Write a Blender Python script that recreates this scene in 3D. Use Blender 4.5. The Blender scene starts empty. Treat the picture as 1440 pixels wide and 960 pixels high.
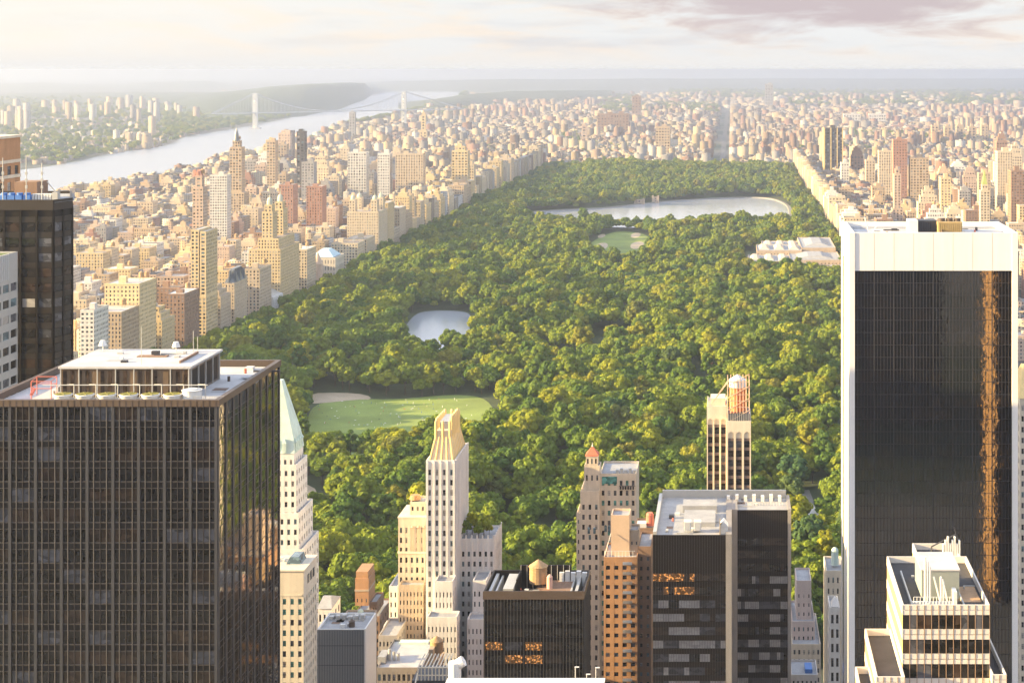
import bpy, math, random
import numpy as np
from math import radians, sin, cos, pi
R = random.Random(7)
NR = np.random.RandomState(11)
S = bpy.context.scene
C = S.collection
# ------------------------------------------------------------------ camera
F, VX, VY, H = 2320.0, 1028.0, 98.0, 300.0
cam = bpy.data.cameras.new('camera'); camo = bpy.data.objects.new('camera', cam); C.objects.link(camo)
camo.location = (0, 0, H); camo.rotation_euler = (radians(90), 0, 0)
cam.sensor_width = 36; cam.lens = 36*F/1440
cam.shift_x = -(VX-720)/1440; cam.shift_y = -(480-VY)/1440
cam.clip_start = 1; cam.clip_end = 150000
S.camera = camo
# ------------------------------------------------------------------ light
SUN_AZ, SUN_EL = -100.0, 14.0          # degrees from the avenue direction (+Y), height
EXPOSURE = 2.1
S.view_settings.view_transform = 'Standard'; S.view_settings.look = 'None'
S.view_settings.exposure = EXPOSURE; S.view_settings.gamma = 1; S.view_settings.use_curve_mapping = False
sd = bpy.data.lights.new('sun', 'SUN'); so = bpy.data.objects.new('sun', sd); C.objects.link(so)
sd.energy = 5.0; sd.angle = radians(0.5); sd.color = (1.0, 0.75, 0.37)
from mathutils import Vector
az, el = radians(SUN_AZ), radians(SUN_EL)
sdir = Vector((sin(az)*cos(el), cos(az)*cos(el), sin(el)))
so.rotation_euler = sdir.to_track_quat('Z', 'Y').to_euler()
so.location = sdir*3000
W = bpy.data.worlds.new('World'); S.world = W; W.use_nodes = True
wn, wl = W.node_tree.nodes, W.node_tree.links
wn.clear()
def N(t, nodes, **k):
    n = nodes.new(t)
    for a, b in k.items(): setattr(n, a, b)
    return n
wo = N('ShaderNodeOutputWorld', wn); bg = N('ShaderNodeBackground', wn); bg.inputs[1].default_value = 0.15
sky = N('ShaderNodeTexSky', wn, sky_type='NISHITA'); sky.sun_disc = False
sky.sun_elevation = el; sky.sun_rotation = az; sky.altitude = 100; sky.air_density = 1.0; sky.dust_density = 1.5; sky.ozone_density = 1.0
tc = N('ShaderNodeTexCoord', wn); sep = N('ShaderNodeSeparateXYZ', wn); wl.new(tc.outputs['Generated'], sep.inputs[0])
def wm(op, a, b=None, c=None):
    n = N('ShaderNodeMath', wn, operation=op)
    for i, v in enumerate((a, b, c)):
        if v is None: continue
        if isinstance(v, (int, float)): n.inputs[i].default_value = v
        else: wl.new(v, n.inputs[i])
    return n.outputs[0]
def wmix(f, a, b):
    n = N('ShaderNodeMix', wn, data_type='RGBA')
    if isinstance(f, (int, float)): n.inputs[0].default_value = f
    else: wl.new(f, n.inputs[0])
    for i, v in ((6, a), (7, b)):
        if isinstance(v, tuple): n.inputs[i].default_value = (*v, 1)
        else: wl.new(v, n.inputs[i])
    return n.outputs[2]
X_, Y_, Z_ = sep.outputs
# high cloud deck as a function of sky direction (azimuth, elevation)
azm = wm('ARCTAN2', X_, Y_); elv = wm('ARCSINE', Z_)
cmb = N('ShaderNodeCombineXYZ', wn)
wl.new(wm('MULTIPLY', azm, 15.0), cmb.inputs[0]); wl.new(wm('MULTIPLY', elv, 72.0), cmb.inputs[1])
nz = N('ShaderNodeTexNoise', wn); nz.inputs['Scale'].default_value = 1.0; nz.inputs['Detail'].default_value = 8; nz.inputs['Roughness'].default_value = 0.58
nz.inputs['Distortion'].default_value = 0.4
wl.new(cmb.outputs[0], nz.inputs['Vector'])
def ramp(v, lo, hi):
    n = N('ShaderNodeMapRange', wn, interpolation_type='SMOOTHSTEP'); wl.new(v, n.inputs[0])
    n.inputs[1].default_value = lo; n.inputs[2].default_value = hi
    return n.outputs[0]
wisps = ramp(nz.outputs['Fac'], 0.40, 0.66)
# one big dark bank: centre azimuth +1.5 deg, elevation 2.6 deg, plus noise on its edge
dx = wm('DIVIDE', wm('SUBTRACT', azm, 0.055), 0.115)
dz = wm('DIVIDE', wm('SUBTRACT', elv, 0.0415), 0.023)
dd = wm('SQRT', wm('ADD', wm('MULTIPLY', dx, dx), wm('MULTIPLY', dz, dz)))
bank = ramp(wm('ADD', wm('SUBTRACT', 1.25, dd), wm('MULTIPLY', wm('SUBTRACT', nz.outputs['Fac'], 0.5), 3.4)), -0.05, 1.0)
CLOUD_LIGHT, CLOUD_PINK, CLOUD_DARK, SKYTINT = (1.60, 1.51, 1.38), (1.50, 1.33, 1.18), (0.93, 0.79, 0.86), (1.34, 1.36, 1.39)
lowsky = wmix(wisps, SKYTINT, CLOUD_PINK)
cmb2 = N('ShaderNodeCombineXYZ', wn); wl.new(wm('MULTIPLY', azm, 7.0), cmb2.inputs[0]); wl.new(wm('MULTIPLY', elv, 60.0), cmb2.inputs[1]); cmb2.inputs[2].default_value = 4.2
nz2 = N('ShaderNodeTexNoise', wn); nz2.inputs['Detail'].default_value = 7; nz2.inputs['Scale'].default_value = 1.3; nz2.inputs['Roughness'].default_value = .55; wl.new(cmb2.outputs[0], nz2.inputs['Vector'])
lowsky = wmix(wm('MULTIPLY', ramp(nz2.outputs['Fac'], 0.47, 0.68), 0.75), lowsky, (1.12, 1.13, 1.20))
veil = wmix(wm('MULTIPLY', ramp(azm, -0.05, -0.5), .8), lowsky, CLOUD_LIGHT)
clouds = wmix(bank, veil, CLOUD_DARK)
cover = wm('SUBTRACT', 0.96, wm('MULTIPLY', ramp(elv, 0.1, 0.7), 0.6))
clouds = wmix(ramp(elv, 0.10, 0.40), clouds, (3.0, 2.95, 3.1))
clouds = wmix(ramp(wm('ABSOLUTE', elv), 0.016, 0.0), clouds, (1.40, 1.38, 1.37))
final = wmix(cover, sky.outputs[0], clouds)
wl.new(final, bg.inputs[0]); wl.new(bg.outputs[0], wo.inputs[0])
# ------------------------------------------------------------------ render settings
S.render.engine = 'CYCLES'
cy = S.cycles
cy.use_denoising = True
cy.use_adaptive_sampling = True; cy.adaptive_threshold = 0.02
cy.max_bounces = 6; cy.diffuse_bounces = 3; cy.glossy_bounces = 3; cy.transmission_bounces = 3; cy.volume_bounces = 1; cy.transparent_max_bounces = 6
# ------------------------------------------------------------------ materials
def mat(name, col, rough=0.8, metal=0.0, spec=0.3, noise=0.0, nscale=0.3, emit=None, estr=0, bump=0, bscale=1.0, objcol=False, attr=None, stain=0.0, brick=False):
    m = bpy.data.materials.new(name); m.use_nodes = True
    n, l = m.node_tree.nodes, m.node_tree.links
    p = n['Principled BSDF']
    p.inputs['Roughness'].default_value = rough; p.inputs['Metallic'].default_value = metal
    p.inputs['Specular IOR Level'].default_value = spec
    src = None
    if objcol:
        oi = n.new('ShaderNodeObjectInfo'); src = oi.outputs['Color']
    elif attr:
        a = n.new('ShaderNodeAttribute'); a.attribute_name = attr; src = a.outputs['Color']
    else:
        r = n.new('ShaderNodeRGB'); r.outputs[0].default_value = (*col, 1); src = r.outputs[0]
    g = n.new('ShaderNodeNewGeometry')
    if noise:
        t = n.new('ShaderNodeTexNoise'); t.inputs['Scale'].default_value = nscale; t.inputs['Detail'].default_value = 6; t.inputs['Roughness'].default_value = 0.65
        l.new(g.outputs['Position'], t.inputs['Vector'])
        mr = n.new('ShaderNodeMapRange'); l.new(t.outputs['Fac'], mr.inputs[0]); mr.inputs[1].default_value = 0.25; mr.inputs[2].default_value = 0.75
        mr.inputs[3].default_value = 1-noise; mr.inputs[4].default_value = 1+noise
        mx = n.new('ShaderNodeVectorMath'); mx.operation = 'SCALE'; l.new(src, mx.inputs[0]); l.new(mr.outputs[0], mx.inputs['Scale']); src = mx.outputs[0]
    if stain:
        t = n.new('ShaderNodeTexNoise'); t.inputs['Scale'].default_value = 1.0; t.inputs['Detail'].default_value = 4
        vm = n.new('ShaderNodeVectorMath'); vm.operation = 'MULTIPLY'; l.new(g.outputs['Position'], vm.inputs[0]); vm.inputs[1].default_value = (0.55, 0.55, 0.03)
        l.new(vm.outputs[0], t.inputs['Vector'])
        mr = n.new('ShaderNodeMapRange'); l.new(t.outputs['Fac'], mr.inputs[0]); mr.inputs[1].default_value = 0.3; mr.inputs[2].default_value = 0.7
        mr.inputs[3].default_value = 1-stain; mr.inputs[4].default_value = 1+stain*0.4
        mx = n.new('ShaderNodeVectorMath'); mx.operation = 'SCALE'; l.new(src, mx.inputs[0]); l.new(mr.outputs[0], mx.inputs['Scale']); src = mx.outputs[0]
    l.new(src, p.inputs['Base Color'])
    if bump:
        t = n.new('ShaderNodeTexNoise'); t.inputs['Scale'].default_value = bscale; t.inputs['Detail'].default_value = 3
        l.new(g.outputs['Position'], t.inputs['Vector'])
        b = n.new('ShaderNodeBump'); b.inputs['Strength'].default_value = bump; b.inputs['Distance'].default_value = 0.5
        l.new(t.outputs['Fac'], b.inputs['Height']); l.new(b.outputs[0], p.inputs['Normal'])
    if emit:
        p.inputs['Emission Color'].default_value = (*emit, 1); p.inputs['Emission Strength'].default_value = estr
    return m
M = {}
M['masonry'] = mat('masonry', (0.5,0.45,0.38), 0.9, objcol=True, noise=0.10, nscale=0.25, stain=0.12)
M['roof_obj'] = mat('roofing', (0.3,0.3,0.3), 0.9, objcol=True, noise=0.22, nscale=0.2)
M['cream'] = mat('cream_stone', (0.62,0.54,0.43), 0.85, noise=0.06, stain=0.12)
M['white_stone'] = mat('white_stone', (0.66,0.63,0.60), 0.8, noise=0.06, stain=0.12)
M['gold_stone'] = mat('gilded_stone', (0.72,0.52,0.22), 0.5, spec=0.5, noise=0.08, stain=0.1)
M['tan'] = mat('tan_brick', (0.44,0.34,0.25), 0.9, noise=0.12, stain=0.15)
M['tan_light'] = mat('buff_brick', (0.55,0.46,0.36), 0.9, noise=0.1, stain=0.15)
M['brown'] = mat('brown_brick', (0.24,0.15,0.10), 0.9, noise=0.12, stain=0.15)
M['orange_brick'] = mat('orange_brick', (0.42,0.23,0.12), 0.9, noise=0.12, stain=0.12)
M['red_tile'] = mat('red_roof_tile', (0.50,0.14,0.08), 0.8, noise=0.1)
M['copper'] = mat('green_copper', (0.50,0.61,0.56), 0.7, noise=0.15, stain=0.15)
M['white_roof'] = mat('white_roof_membrane', (0.43,0.42,0.42), 0.8, noise=0.22, nscale=0.16)
M['grey_roof'] = mat('grey_roof_membrane', (0.30,0.30,0.31), 0.85, noise=0.2, nscale=0.25)
M['dark_roof'] = mat('tar_roof', (0.06,0.055,0.055), 0.85, noise=0.25, nscale=0.3)
M['brown_roof'] = mat('brown_roof', (0.18,0.12,0.09), 0.85, noise=0.25, nscale=0.3)
M['white_paint'] = mat('white_paint', (0.60,0.59,0.57), 0.5, noise=0.04)
M['marble'] = mat('travertine_panel', (0.74,0.70,0.66), 0.5, noise=0.04, nscale=0.05, stain=0.05)
M['grey_metal'] = mat('grey_metal', (0.055,0.055,0.064), 0.5, metal=0.3, noise=0.08)
M['light_metal'] = mat('pale_metal', (0.42,0.41,0.39), 0.45, metal=0.2, noise=0.06)
M['pier_stone'] = mat('pier_stone', (0.24,0.22,0.21), 0.7, noise=0.08, stain=0.1)
M['bronze'] = mat('dark_bronze', (0.014,0.011,0.010), 0.5, spec=0.12, noise=0.15)
M['bronze_top'] = mat('weathered_bronze', (0.10,0.072,0.056), 0.5, metal=0.2, noise=0.12)
M['tank_wood'] = mat('tank_wood', (0.40,0.26,0.14), 0.9, noise=0.2, nscale=1.0, stain=0.25)
M['rust'] = mat('red_steel', (0.55,0.16,0.11), 0.7, noise=0.1)
M['orange_wrap'] = mat('orange_drum', (0.62,0.17,0.06), 0.7, noise=0.12)
M['blue_paint'] = mat('blue_paint', (0.06,0.16,0.42), 0.6, noise=0.08)
M['yellow_paint'] = mat('yellow_paint', (0.36,0.26,0.12), 0.6, noise=0.08)
M['grey_panel'] = mat('slate_glass_panel', (0.13,0.14,0.155), 0.3, noise=0.06, spec=0.5)
M['asphalt'] = mat('asphalt', (0.055,0.055,0.058), 0.9, noise=0.2)
def glass(name, col, rough=0.08, emit=None, estr=0, bump=0.06, var=0.5, spec=0.6):
    m = bpy.data.materials.new(name); m.use_nodes = True
    n, l = m.node_tree.nodes, m.node_tree.links; p = n['Principled BSDF']
    p.inputs['Roughness'].default_value = rough; p.inputs['Specular IOR Level'].default_value = spec
    g = n.new('ShaderNodeNewGeometry')
    # rooms behind the pane: blocks of lighter and darker tone
    vm = n.new('ShaderNodeVectorMath'); vm.operation = 'MULTIPLY'; l.new(g.outputs['Position'], vm.inputs[0]); vm.inputs[1].default_value = (0.5, 0.5, 0.9)
    v = n.new('ShaderNodeTexVoronoi'); v.feature = 'F1'; v.inputs['Scale'].default_value = 1.0; l.new(vm.outputs[0], v.inputs['Vector'])
    s = n.new('ShaderNodeSeparateColor'); l.new(v.outputs['Color'], s.inputs[0])
    mr = n.new('ShaderNodeMapRange'); l.new(s.outputs[0], mr.inputs[0]); mr.inputs[3].default_value = 1-var; mr.inputs[4].default_value = 1+var
    r = n.new('ShaderNodeRGB'); r.outputs[0].default_value = (*col, 1)
    mx = n.new('ShaderNodeVectorMath'); mx.operation = 'SCALE'; l.new(r.outputs[0], mx.inputs[0]); l.new(mr.outputs[0], mx.inputs['Scale'])
    l.new(mx.outputs[0], p.inputs['Base Color'])
    t = n.new('ShaderNodeTexNoise'); t.inputs['Scale'].default_value = 0.5; t.inputs['Detail'].default_value = 2; l.new(g.outputs['Position'], t.inputs['Vector'])
    b = n.new('ShaderNodeBump'); b.inputs['Strength'].default_value = bump; b.inputs['Distance'].default_value = 1.0; l.new(t.outputs['Fac'], b.inputs['Height']); l.new(b.outputs[0], p.inputs['Normal'])
    if emit:
        p.inputs['Emission Color'].default_value = (*emit, 1)
        vm.inputs[1].default_value = (1.3, 1.3, 1.6); q = n.new('ShaderNodeMath'); q.operation = 'GREATER_THAN'; l.new(s.outputs[1], q.inputs[0]); q.inputs[1].default_value = .80
        vm.inputs[1].default_value = (2.2, 2.2, 2.6)
        e = n.new('ShaderNodeMath'); e.operation = 'MULTIPLY_ADD'; l.new(q.outputs[0], e.inputs[0]); e.inputs[1].default_value = estr; e.inputs[2].default_value = .018
        l.new(e.outputs[0], p.inputs['Emission Strength'])
    return m
M['g_dark'] = glass('window_dark', (0.020,0.018,0.017))
M['g_brown'] = glass('window_brown', (0.045,0.030,0.022))
M['g_grey'] = glass('window_grey', (0.075,0.075,0.085), 0.2)
M['g_blue'] = glass('window_blue', (0.10,0.15,0.17), 0.1)  # blue in the pane colour stands in for reflected sky
M['g_blind'] = glass('window_blind', (0.30,0.27,0.24), 0.5, var=0.25)
M['g_blind2'] = glass('window_grey_blind', (0.34,0.32,0.31), 0.4, var=0.2)
M['g_lit'] = glass('window_lit', (0.06,0.03,0.01), 0.3, emit=(1.0,0.40,0.10), estr=0.25)
M['g_mirror'] = glass('window_mirror_dark', (0.010,0.008,0.008), 0.03, bump=0.010); M['g_mirror_brown'] = glass('window_mirror_brown', (0.02,0.013,0.010), 0.04, bump=0.014)
for k_ in ('g_mirror','g_mirror_brown'): M[k_].node_tree.nodes['Principled BSDF'].inputs['IOR'].default_value = 2.2; M[k_].node_tree.nodes['Principled BSDF'].inputs['Specular IOR Level'].default_value = .5
M['g_teal'] = glass('window_teal', (0.08,0.22,0.20), 0.15)
WMIX = {'std': [('g_dark',5),('g_grey',4),('g_blue',2),('g_blind',2)],
        'teal': [('g_teal',4),('g_grey',2),('g_dark',2),('g_blind',1)],
        'bronze': [('g_dark',12),('g_brown',3),('g_grey',1)],
        'office': [('g_mirror',14),('g_mirror_brown',5)],
        'stripe': [('g_blind',5),('g_grey',3),('g_dark',4),('g_brown',2)],
        'dark': [('g_dark',6),('g_brown',4)]}
def pick(mixname, rnd):
    L = WMIX[mixname]; t = rnd.random()*sum(w for _, w in L)
    for k, w in L:
        t -= w
        if t <= 0: return k
    return L[0][0]
# ------------------------------------------------------------------ mesh helpers
class MB:
    def __init__(s): s.v = []; s.f = []; s.m = []
    def box(s, x0, x1, y0, y1, z0, z1, mi=0, bottom=False):
        if x1 < x0: x0, x1 = x1, x0
        if y1 < y0: y0, y1 = y1, y0
        b = len(s.v)
        s.v += [(x0,y0,z0),(x1,y0,z0),(x1,y1,z0),(x0,y1,z0),(x0,y0,z1),(x1,y0,z1),(x1,y1,z1),(x0,y1,z1)]
        fs = [(0,1,5,4),(1,2,6,5),(2,3,7,6),(3,0,4,7),(4,5,6,7),(3,2,1,0)]
        s.f += [tuple(b+i for i in q) for q in fs]; s.m += [mi]*6
    def quad(s, a, b, c, d, mi=0):
        k = len(s.v); s.v += [a,b,c,d]; s.f.append((k,k+1,k+2,k+3)); s.m.append(mi)
    def tri(s, a, b, c, mi=0):
        k = len(s.v); s.v += [a,b,c]; s.f.append((k,k+1,k+2)); s.m.append(mi)
    def frus(s, a, b, z0, z1, mi=0):      # a,b = (x0,x1,y0,y1) rects
        k = len(s.v)
        for r, z in ((a,z0),(b,z1)): s.v += [(r[0],r[2],z),(r[1],r[2],z),(r[1],r[3],z),(r[0],r[3],z)]
        for q in [(0,1,5,4),(1,2,6,5),(2,3,7,6),(3,0,4,7),(4,5,6,7),(3,2,1,0)]:
            s.f.append(tuple(k+i for i in q)); s.m.append(mi)
    def cyl(s, x, y, z0, z1, r0, r1=None, n=16, mi=0):
        r1 = r0 if r1 is None else r1
        k = len(s.v)
        for r, z in ((r0,z0),(r1,z1)):
            for i in range(n): a = 2*pi*i/n; s.v.append((x+r*cos(a), y+r*sin(a), z))
        for i in range(n): j = (i+1)%n; s.f.append((k+i,k+j,k+n+j,k+n+i)); s.m.append(mi)
        s.f.append(tuple(k+n+i for i in range(n))); s.m.append(mi)
        s.f.append(tuple(k+i for i in reversed(range(n)))); s.m.append(mi)
    def dome(s, x, y, z, r, h, n=12, k_=4, mi=0):
        for j in range(k_):
            a0, a1 = pi/2*j/k_, pi/2*(j+1)/k_
            s.cyl(x, y, z+h*sin(a0), z+h*sin(a1), r*cos(a0), max(r*cos(a1), 0.02), n, mi)
    def bar(s, p, q, r, n=5, mi=0):
        p, q = Vector(p), Vector(q); d = q-p
        if d.length < 1e-6: return
        a = d.normalized(); u = a.orthogonal().normalized(); w = a.cross(u); k = len(s.v)
        for o in (p, q):
            for i in range(n): t = 2*pi*i/n; s.v.append(tuple(o+u*(r*cos(t))+w*(r*sin(t))))
        for i in range(n): j = (i+1)%n; s.f.append((k+i,k+j,k+n+j,k+n+i)); s.m.append(mi)
        s.f.append(tuple(k+n+i for i in range(n))); s.m.append(mi); s.f.append(tuple(k+i for i in reversed(range(n)))); s.m.append(mi)
    def merge(s, o, off=(0,0,0), mi=None):
        k = len(s.v); s.v += [(a+off[0],b+off[1],c+off[2]) for a,b,c in o.v]
        s.f += [tuple(k+i for i in f) for f in o.f]; s.m += (o.m if mi is None else [mi]*len(o.f))
    def mesh(s, name, mats, off=(0,0,0)):
        me = bpy.data.meshes.new(name)
        v = [(a-off[0], b-off[1], c-off[2]) for a,b,c in s.v]
        me.from_pydata(v, [], s.f)
        for m in mats: me.materials.append(m)
        if len(mats) > 1: me.polygons.foreach_set('material_index', s.m)
        me.update(); return me
    def build(s, name, mats, parent=None, off=(0,0,0)):
        if not isinstance(mats, (list, tuple)): mats = [mats]
        o = bpy.data.objects.new(name, s.mesh(name, mats, off)); C.objects.link(o)
        if parent is not None: o.parent = parent
        else: o.location = off
        return o
def tag(o, label=None, cat=None, group=None, kind=None):
    if label: o['label'] = label
    if cat: o['category'] = cat
    if group: o['group'] = group
    if kind: o['kind'] = kind
    return o
def empty(name, loc, label, cat, group=None):
    o = bpy.data.objects.new(name, None); C.objects.link(o); o.location = loc; o.empty_display_size = 2
    return tag(o, label, cat, group)
def PX(x, D): return (x-VX)*D/F
def PZ(y, D): return H-(y-VY)*D/F
def GD(y, z=0.0): return F*(H-z)/(y-VY)
def G(x, y, z=0.0):
    D = GD(y, z); return ((x-VX)*D/F, D)
def proj(x, y, z): return (VX+F*x/y, VY+F*(H-z)/y)
# face-aligned box: d is depth inward from the outer plane
def fbox(mb, face, plane, u0, u1, d0, d1, z0, z1, mi=0):
    if face == '-y': mb.box(u0,u1,plane+d0,plane+d1,z0,z1,mi)
    elif face == '+y': mb.box(u0,u1,plane-d1,plane-d0,z0,z1,mi)
    elif face == '+x': mb.box(plane-d1,plane-d0,u0,u1,z0,z1,mi)
    else: mb.box(plane+d0,plane+d1,u0,u1,z0,z1,mi)
def win_mesh(mb, w, h, face, c, mi=0, fi=1, frame=0.09, simple=False):
    """one window centred at c on its face: pane, sill and meeting rail"""
    x, y, z = c
    def q(u0,u1,d,z0,z1,m):
        if face == '-y': mb.quad((x+u0,y+d,z+z0),(x+u1,y+d,z+z0),(x+u1,y+d,z+z1),(x+u0,y+d,z+z1),m)
        elif face == '+x': mb.quad((x-d,y+u0,z+z0),(x-d,y+u1,z+z0),(x-d,y+u1,z+z1),(x-d,y+u0,z+z1),m)
        else: mb.quad((x+d,y+u1,z+z0),(x+d,y+u0,z+z0),(x+d,y+u0,z+z1),(x+d,y+u1,z+z1),m)
    def bx(u0,u1,d0,d1,z0,z1,m):
        pl = y if face == '-y' else x; o = x if face == '-y' else y
        fbox(mb, face, pl, o+u0, o+u1, d0, d1, z+z0, z+z1, m)
    q(-w/2,w/2,0,-h/2,h/2,mi)
    if not simple:
        bx(-w/2,w/2,-0.08,-0.01,-frame/2,frame/2,fi)
        bx(-w/2,w/2,-0.10,-0.01,-h/2+0.01,-h/2+frame,fi)
        bx(-frame/3,frame/3,-0.06,-0.012,-h/2+frame+.01,-frame/2-.01,fi)
_wc = {}
class Tower:
    """a building: parts under one Empty, windows as parts (100 largest) plus one rest part"""
    def __init__(s, name, label, cat='building', at=(0,0), group=None, simple=False, frame='grey_metal'):
        s.root = empty(name, (at[0], at[1], 0), label, cat, group); s.off = (at[0], at[1], 0)
        s.wins = []; s.rnd = random.Random(hash(label) % 99991 if False else sum(map(ord, label))); s.simple = simple; s.frame = frame; s.col = None
    def part(s, name, mb, m, label=None, parent=None, kind=None, col=None):
        if not mb.f: return None
        ms = m if isinstance(m, (list, tuple)) else [m]
        ms = [M[k] if isinstance(k, str) else k for k in ms]
        o = mb.build(name, ms, parent or s.root, s.off)
        if col: o.color = (*col, 1)
        elif s.col: o.color = (*s.col, 1)
        if label: o['label'] = label
        if kind: o['kind'] = kind
        return o
    def facade(s, mb, face, plane, u0, u1, z0, z1, nb, fl, wf=0.45, hf=0.55, mix='std', rec=0.35, zg=0.0, top=1.6, mi=0, keep=None, spd=0.03, lit=0.0, simple=None):
        """grid of piers and spandrels over recessed windows between zg and z1"""
        bw = (u1-u0)/nb; pw = bw*(1-wf)
        nf = max(1, int((z1-top-zg)/fl)); zb = z1-top-nf*fl
        rr = s.rnd
        e = 0.015
        for i in range(nb+1):
            a = u0+i*bw-pw/2; b = a+pw
            if i == 0: a = u0+e
            if i == nb: b = u1-e
            fbox(mb, face, plane, a, b, 0, rec, zg, z1-top, mi)
        sh = fl*(1-hf)
        for j in range(nf+1):
            a = zb+j*fl-sh/2; b = a+sh
            if j == 0: a = zg
            if j == nf: b = z1-top
            if b > a: fbox(mb, face, plane, u0+2*e, u1-2*e, spd, rec-0.004, a+0.002, b-0.002, mi)
        fbox(mb, face, plane, u0+e, u1-e, -0.012, rec, z1-top+0.001, z1, mi)
        for j in range(nf):
            for i in range(nb):
                if keep and not keep(i, j): continue
                u = u0+(i+0.5)*bw; z = zb+(j+0.5)*fl
                d = rec-0.06
                if face == '-y': c = (u, plane+d, z)
                elif face == '+x': c = (plane-d, u, z)
                else: c = (plane+d, u, z)
                k = 'g_lit' if rr.random() < lit else pick(mix, rr)
                s.wins.append((c, round(bw*wf, 3), round(fl*hf, 3), face, k))
    def vol(s, name, x0, x1, y0, y1, z0, z1, m='masonry', nb=(6,6), fl=3.8, wf=0.45, hf=0.55, mix='std', zg=None, roof='grey_roof', faces=None, rec=0.35, top=1.6, par=1.0, mb=None, lit=0.0, col=None, rcol=None, keep=None, spd=0.03):
        """axis-aligned volume, windows on the camera-facing front and on the side that shows"""
        if faces is None:
            faces = ['-y'] + (['+x'] if x1 < 0 else []) + (['-x'] if x0 > 0 else [])
        own = mb is None
        if own: mb = MB()
        if zg is None: zg = max(z0, PZ(960, y0)-8)
        zg = min(max(zg, z0), z1-top-fl)
        mb.box(x0+rec, x1-rec, y0+rec, y1-rec, z0, z1-par)
        if zg > z0: mb.box(x0, x1, y0, y1, z0, zg-0.002)
        for f in ('-y','+x','-x','+y'):
            plane = {'-y':y0,'+x':x1,'-x':x0,'+y':y1}[f]
            u0, u1 = (x0,x1) if 'y' in f else (y0,y1)
            if f in faces: s.facade(mb, f, plane, u0, u1, z0, z1, nb[0] if 'y' in f else nb[1], fl, wf, hf, mix, rec, zg, top, keep=(keep if f == '-y' else None), spd=spd, lit=lit)
            else: fbox(mb, f, plane, u0+.015, u1-.015, 0, rec, zg, z1)
        if own: s.part(name, mb, m, col=col)
        if roof:
            r = MB(); r.box(x0+rec+.02, x1-rec-.02, y0+rec+.02, y1-rec-.02, z1-par+0.004, z1-par+0.12); s.part('roof', r, roof, col=rcol)
        return mb
    def finish(s, limit=100):
        vis = []; rest = []
        for w in s.wins:
            px, py = proj(*w[0])
            (vis if (-10 < px < 1450 and 90 < py < 968) else rest).append(w)
        def size(w):
            c = w[0]
            k = 1.0 if w[3] == '-y' else abs(c[0])/c[1]
            return -w[1]*w[2]*k/(c[1]**2)
        vis.sort(key=size)
        rest = vis[limit:]+rest if limit else vis+rest
        for c, w, h, face, k in vis[:limit]:
            key = (w, h, face, k, s.simple, s.frame)
            if key not in _wc:
                b = MB(); win_mesh(b, w, h, face, (0,0,0), 0, 1, simple=s.simple); _wc[key] = b.mesh('window', [M[k], M[s.frame]])
            o = bpy.data.objects.new('window', _wc[key]); C.objects.link(o); o.parent = s.root
            o.location = (c[0]-s.off[0], c[1]-s.off[1], c[2])
            if k == 'g_lit': o['label'] = 'window lit orange from inside'
        if rest:
            keys = sorted(set(w[4] for w in rest)); b = MB(); fi = len(keys)
            for c, w, h, face, k in rest: win_mesh(b, w, h, face, c, keys.index(k), fi, simple=s.simple or limit == 0)
            s.part('window', b, [M[k] for k in keys]+[M[s.frame]], kind='stuff')
        return s
def clutter(t, x0, x1, y0, y1, z, n, seed, s=1.0):
    rr = random.Random(seed)
    for i in range(n):
        u, v = rr.uniform(x0, x1), rr.uniform(y0, y1); b = MB(); k = rr.random()
        if k < .35: b.box(u, u+rr.uniform(.8,2.2)*s, v, v+rr.uniform(.8,2)*s, z, z+rr.uniform(.5,1.3)*s); t.part('roof_vent', b, rr.choice(['light_metal','grey_metal','white_paint']))
        elif k < .6: b.cyl(u, v, z, z+rr.uniform(.6,1.6)*s, .35*s, .35*s, 10); t.part('vent_pipe', b, rr.choice(['light_metal','rust','bronze_top']))
        elif k < .8: b.box(u, u+rr.uniform(3,7)*s, v, v+.4*s, z, z+.45*s); t.part('duct', b, rr.choice(['light_metal','grey_metal']))
        else: b.box(u, u+rr.uniform(2,5)*s, v, v+rr.uniform(1.5,4)*s, z, z+.05); t.part('roof_patch', b, rr.choice(['grey_roof','brown_roof','dark_roof']))
def tank(x, y, z, r, h, legs=2.0):
    b = MB()
    for a in range(4):
        t = pi/4+a*pi/2; b.bar((x+.8*r*cos(t), y+.8*r*sin(t), z), (x+.8*r*cos(t), y+.8*r*sin(t), z+legs), 0.14)
    b.cyl(x, y, z+legs, z+legs+h, r, r*0.97, 18)
    for k in range(5): b.cyl(x, y, z+legs+h*(k+.5)/5.2, z+legs+h*(k+.5)/5.2+.1, r+.05, None, 18)
    b.cyl(x, y, z+legs+h, z+legs+h+r*0.75, r*1.1, 0.08, 18)
    return b
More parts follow.
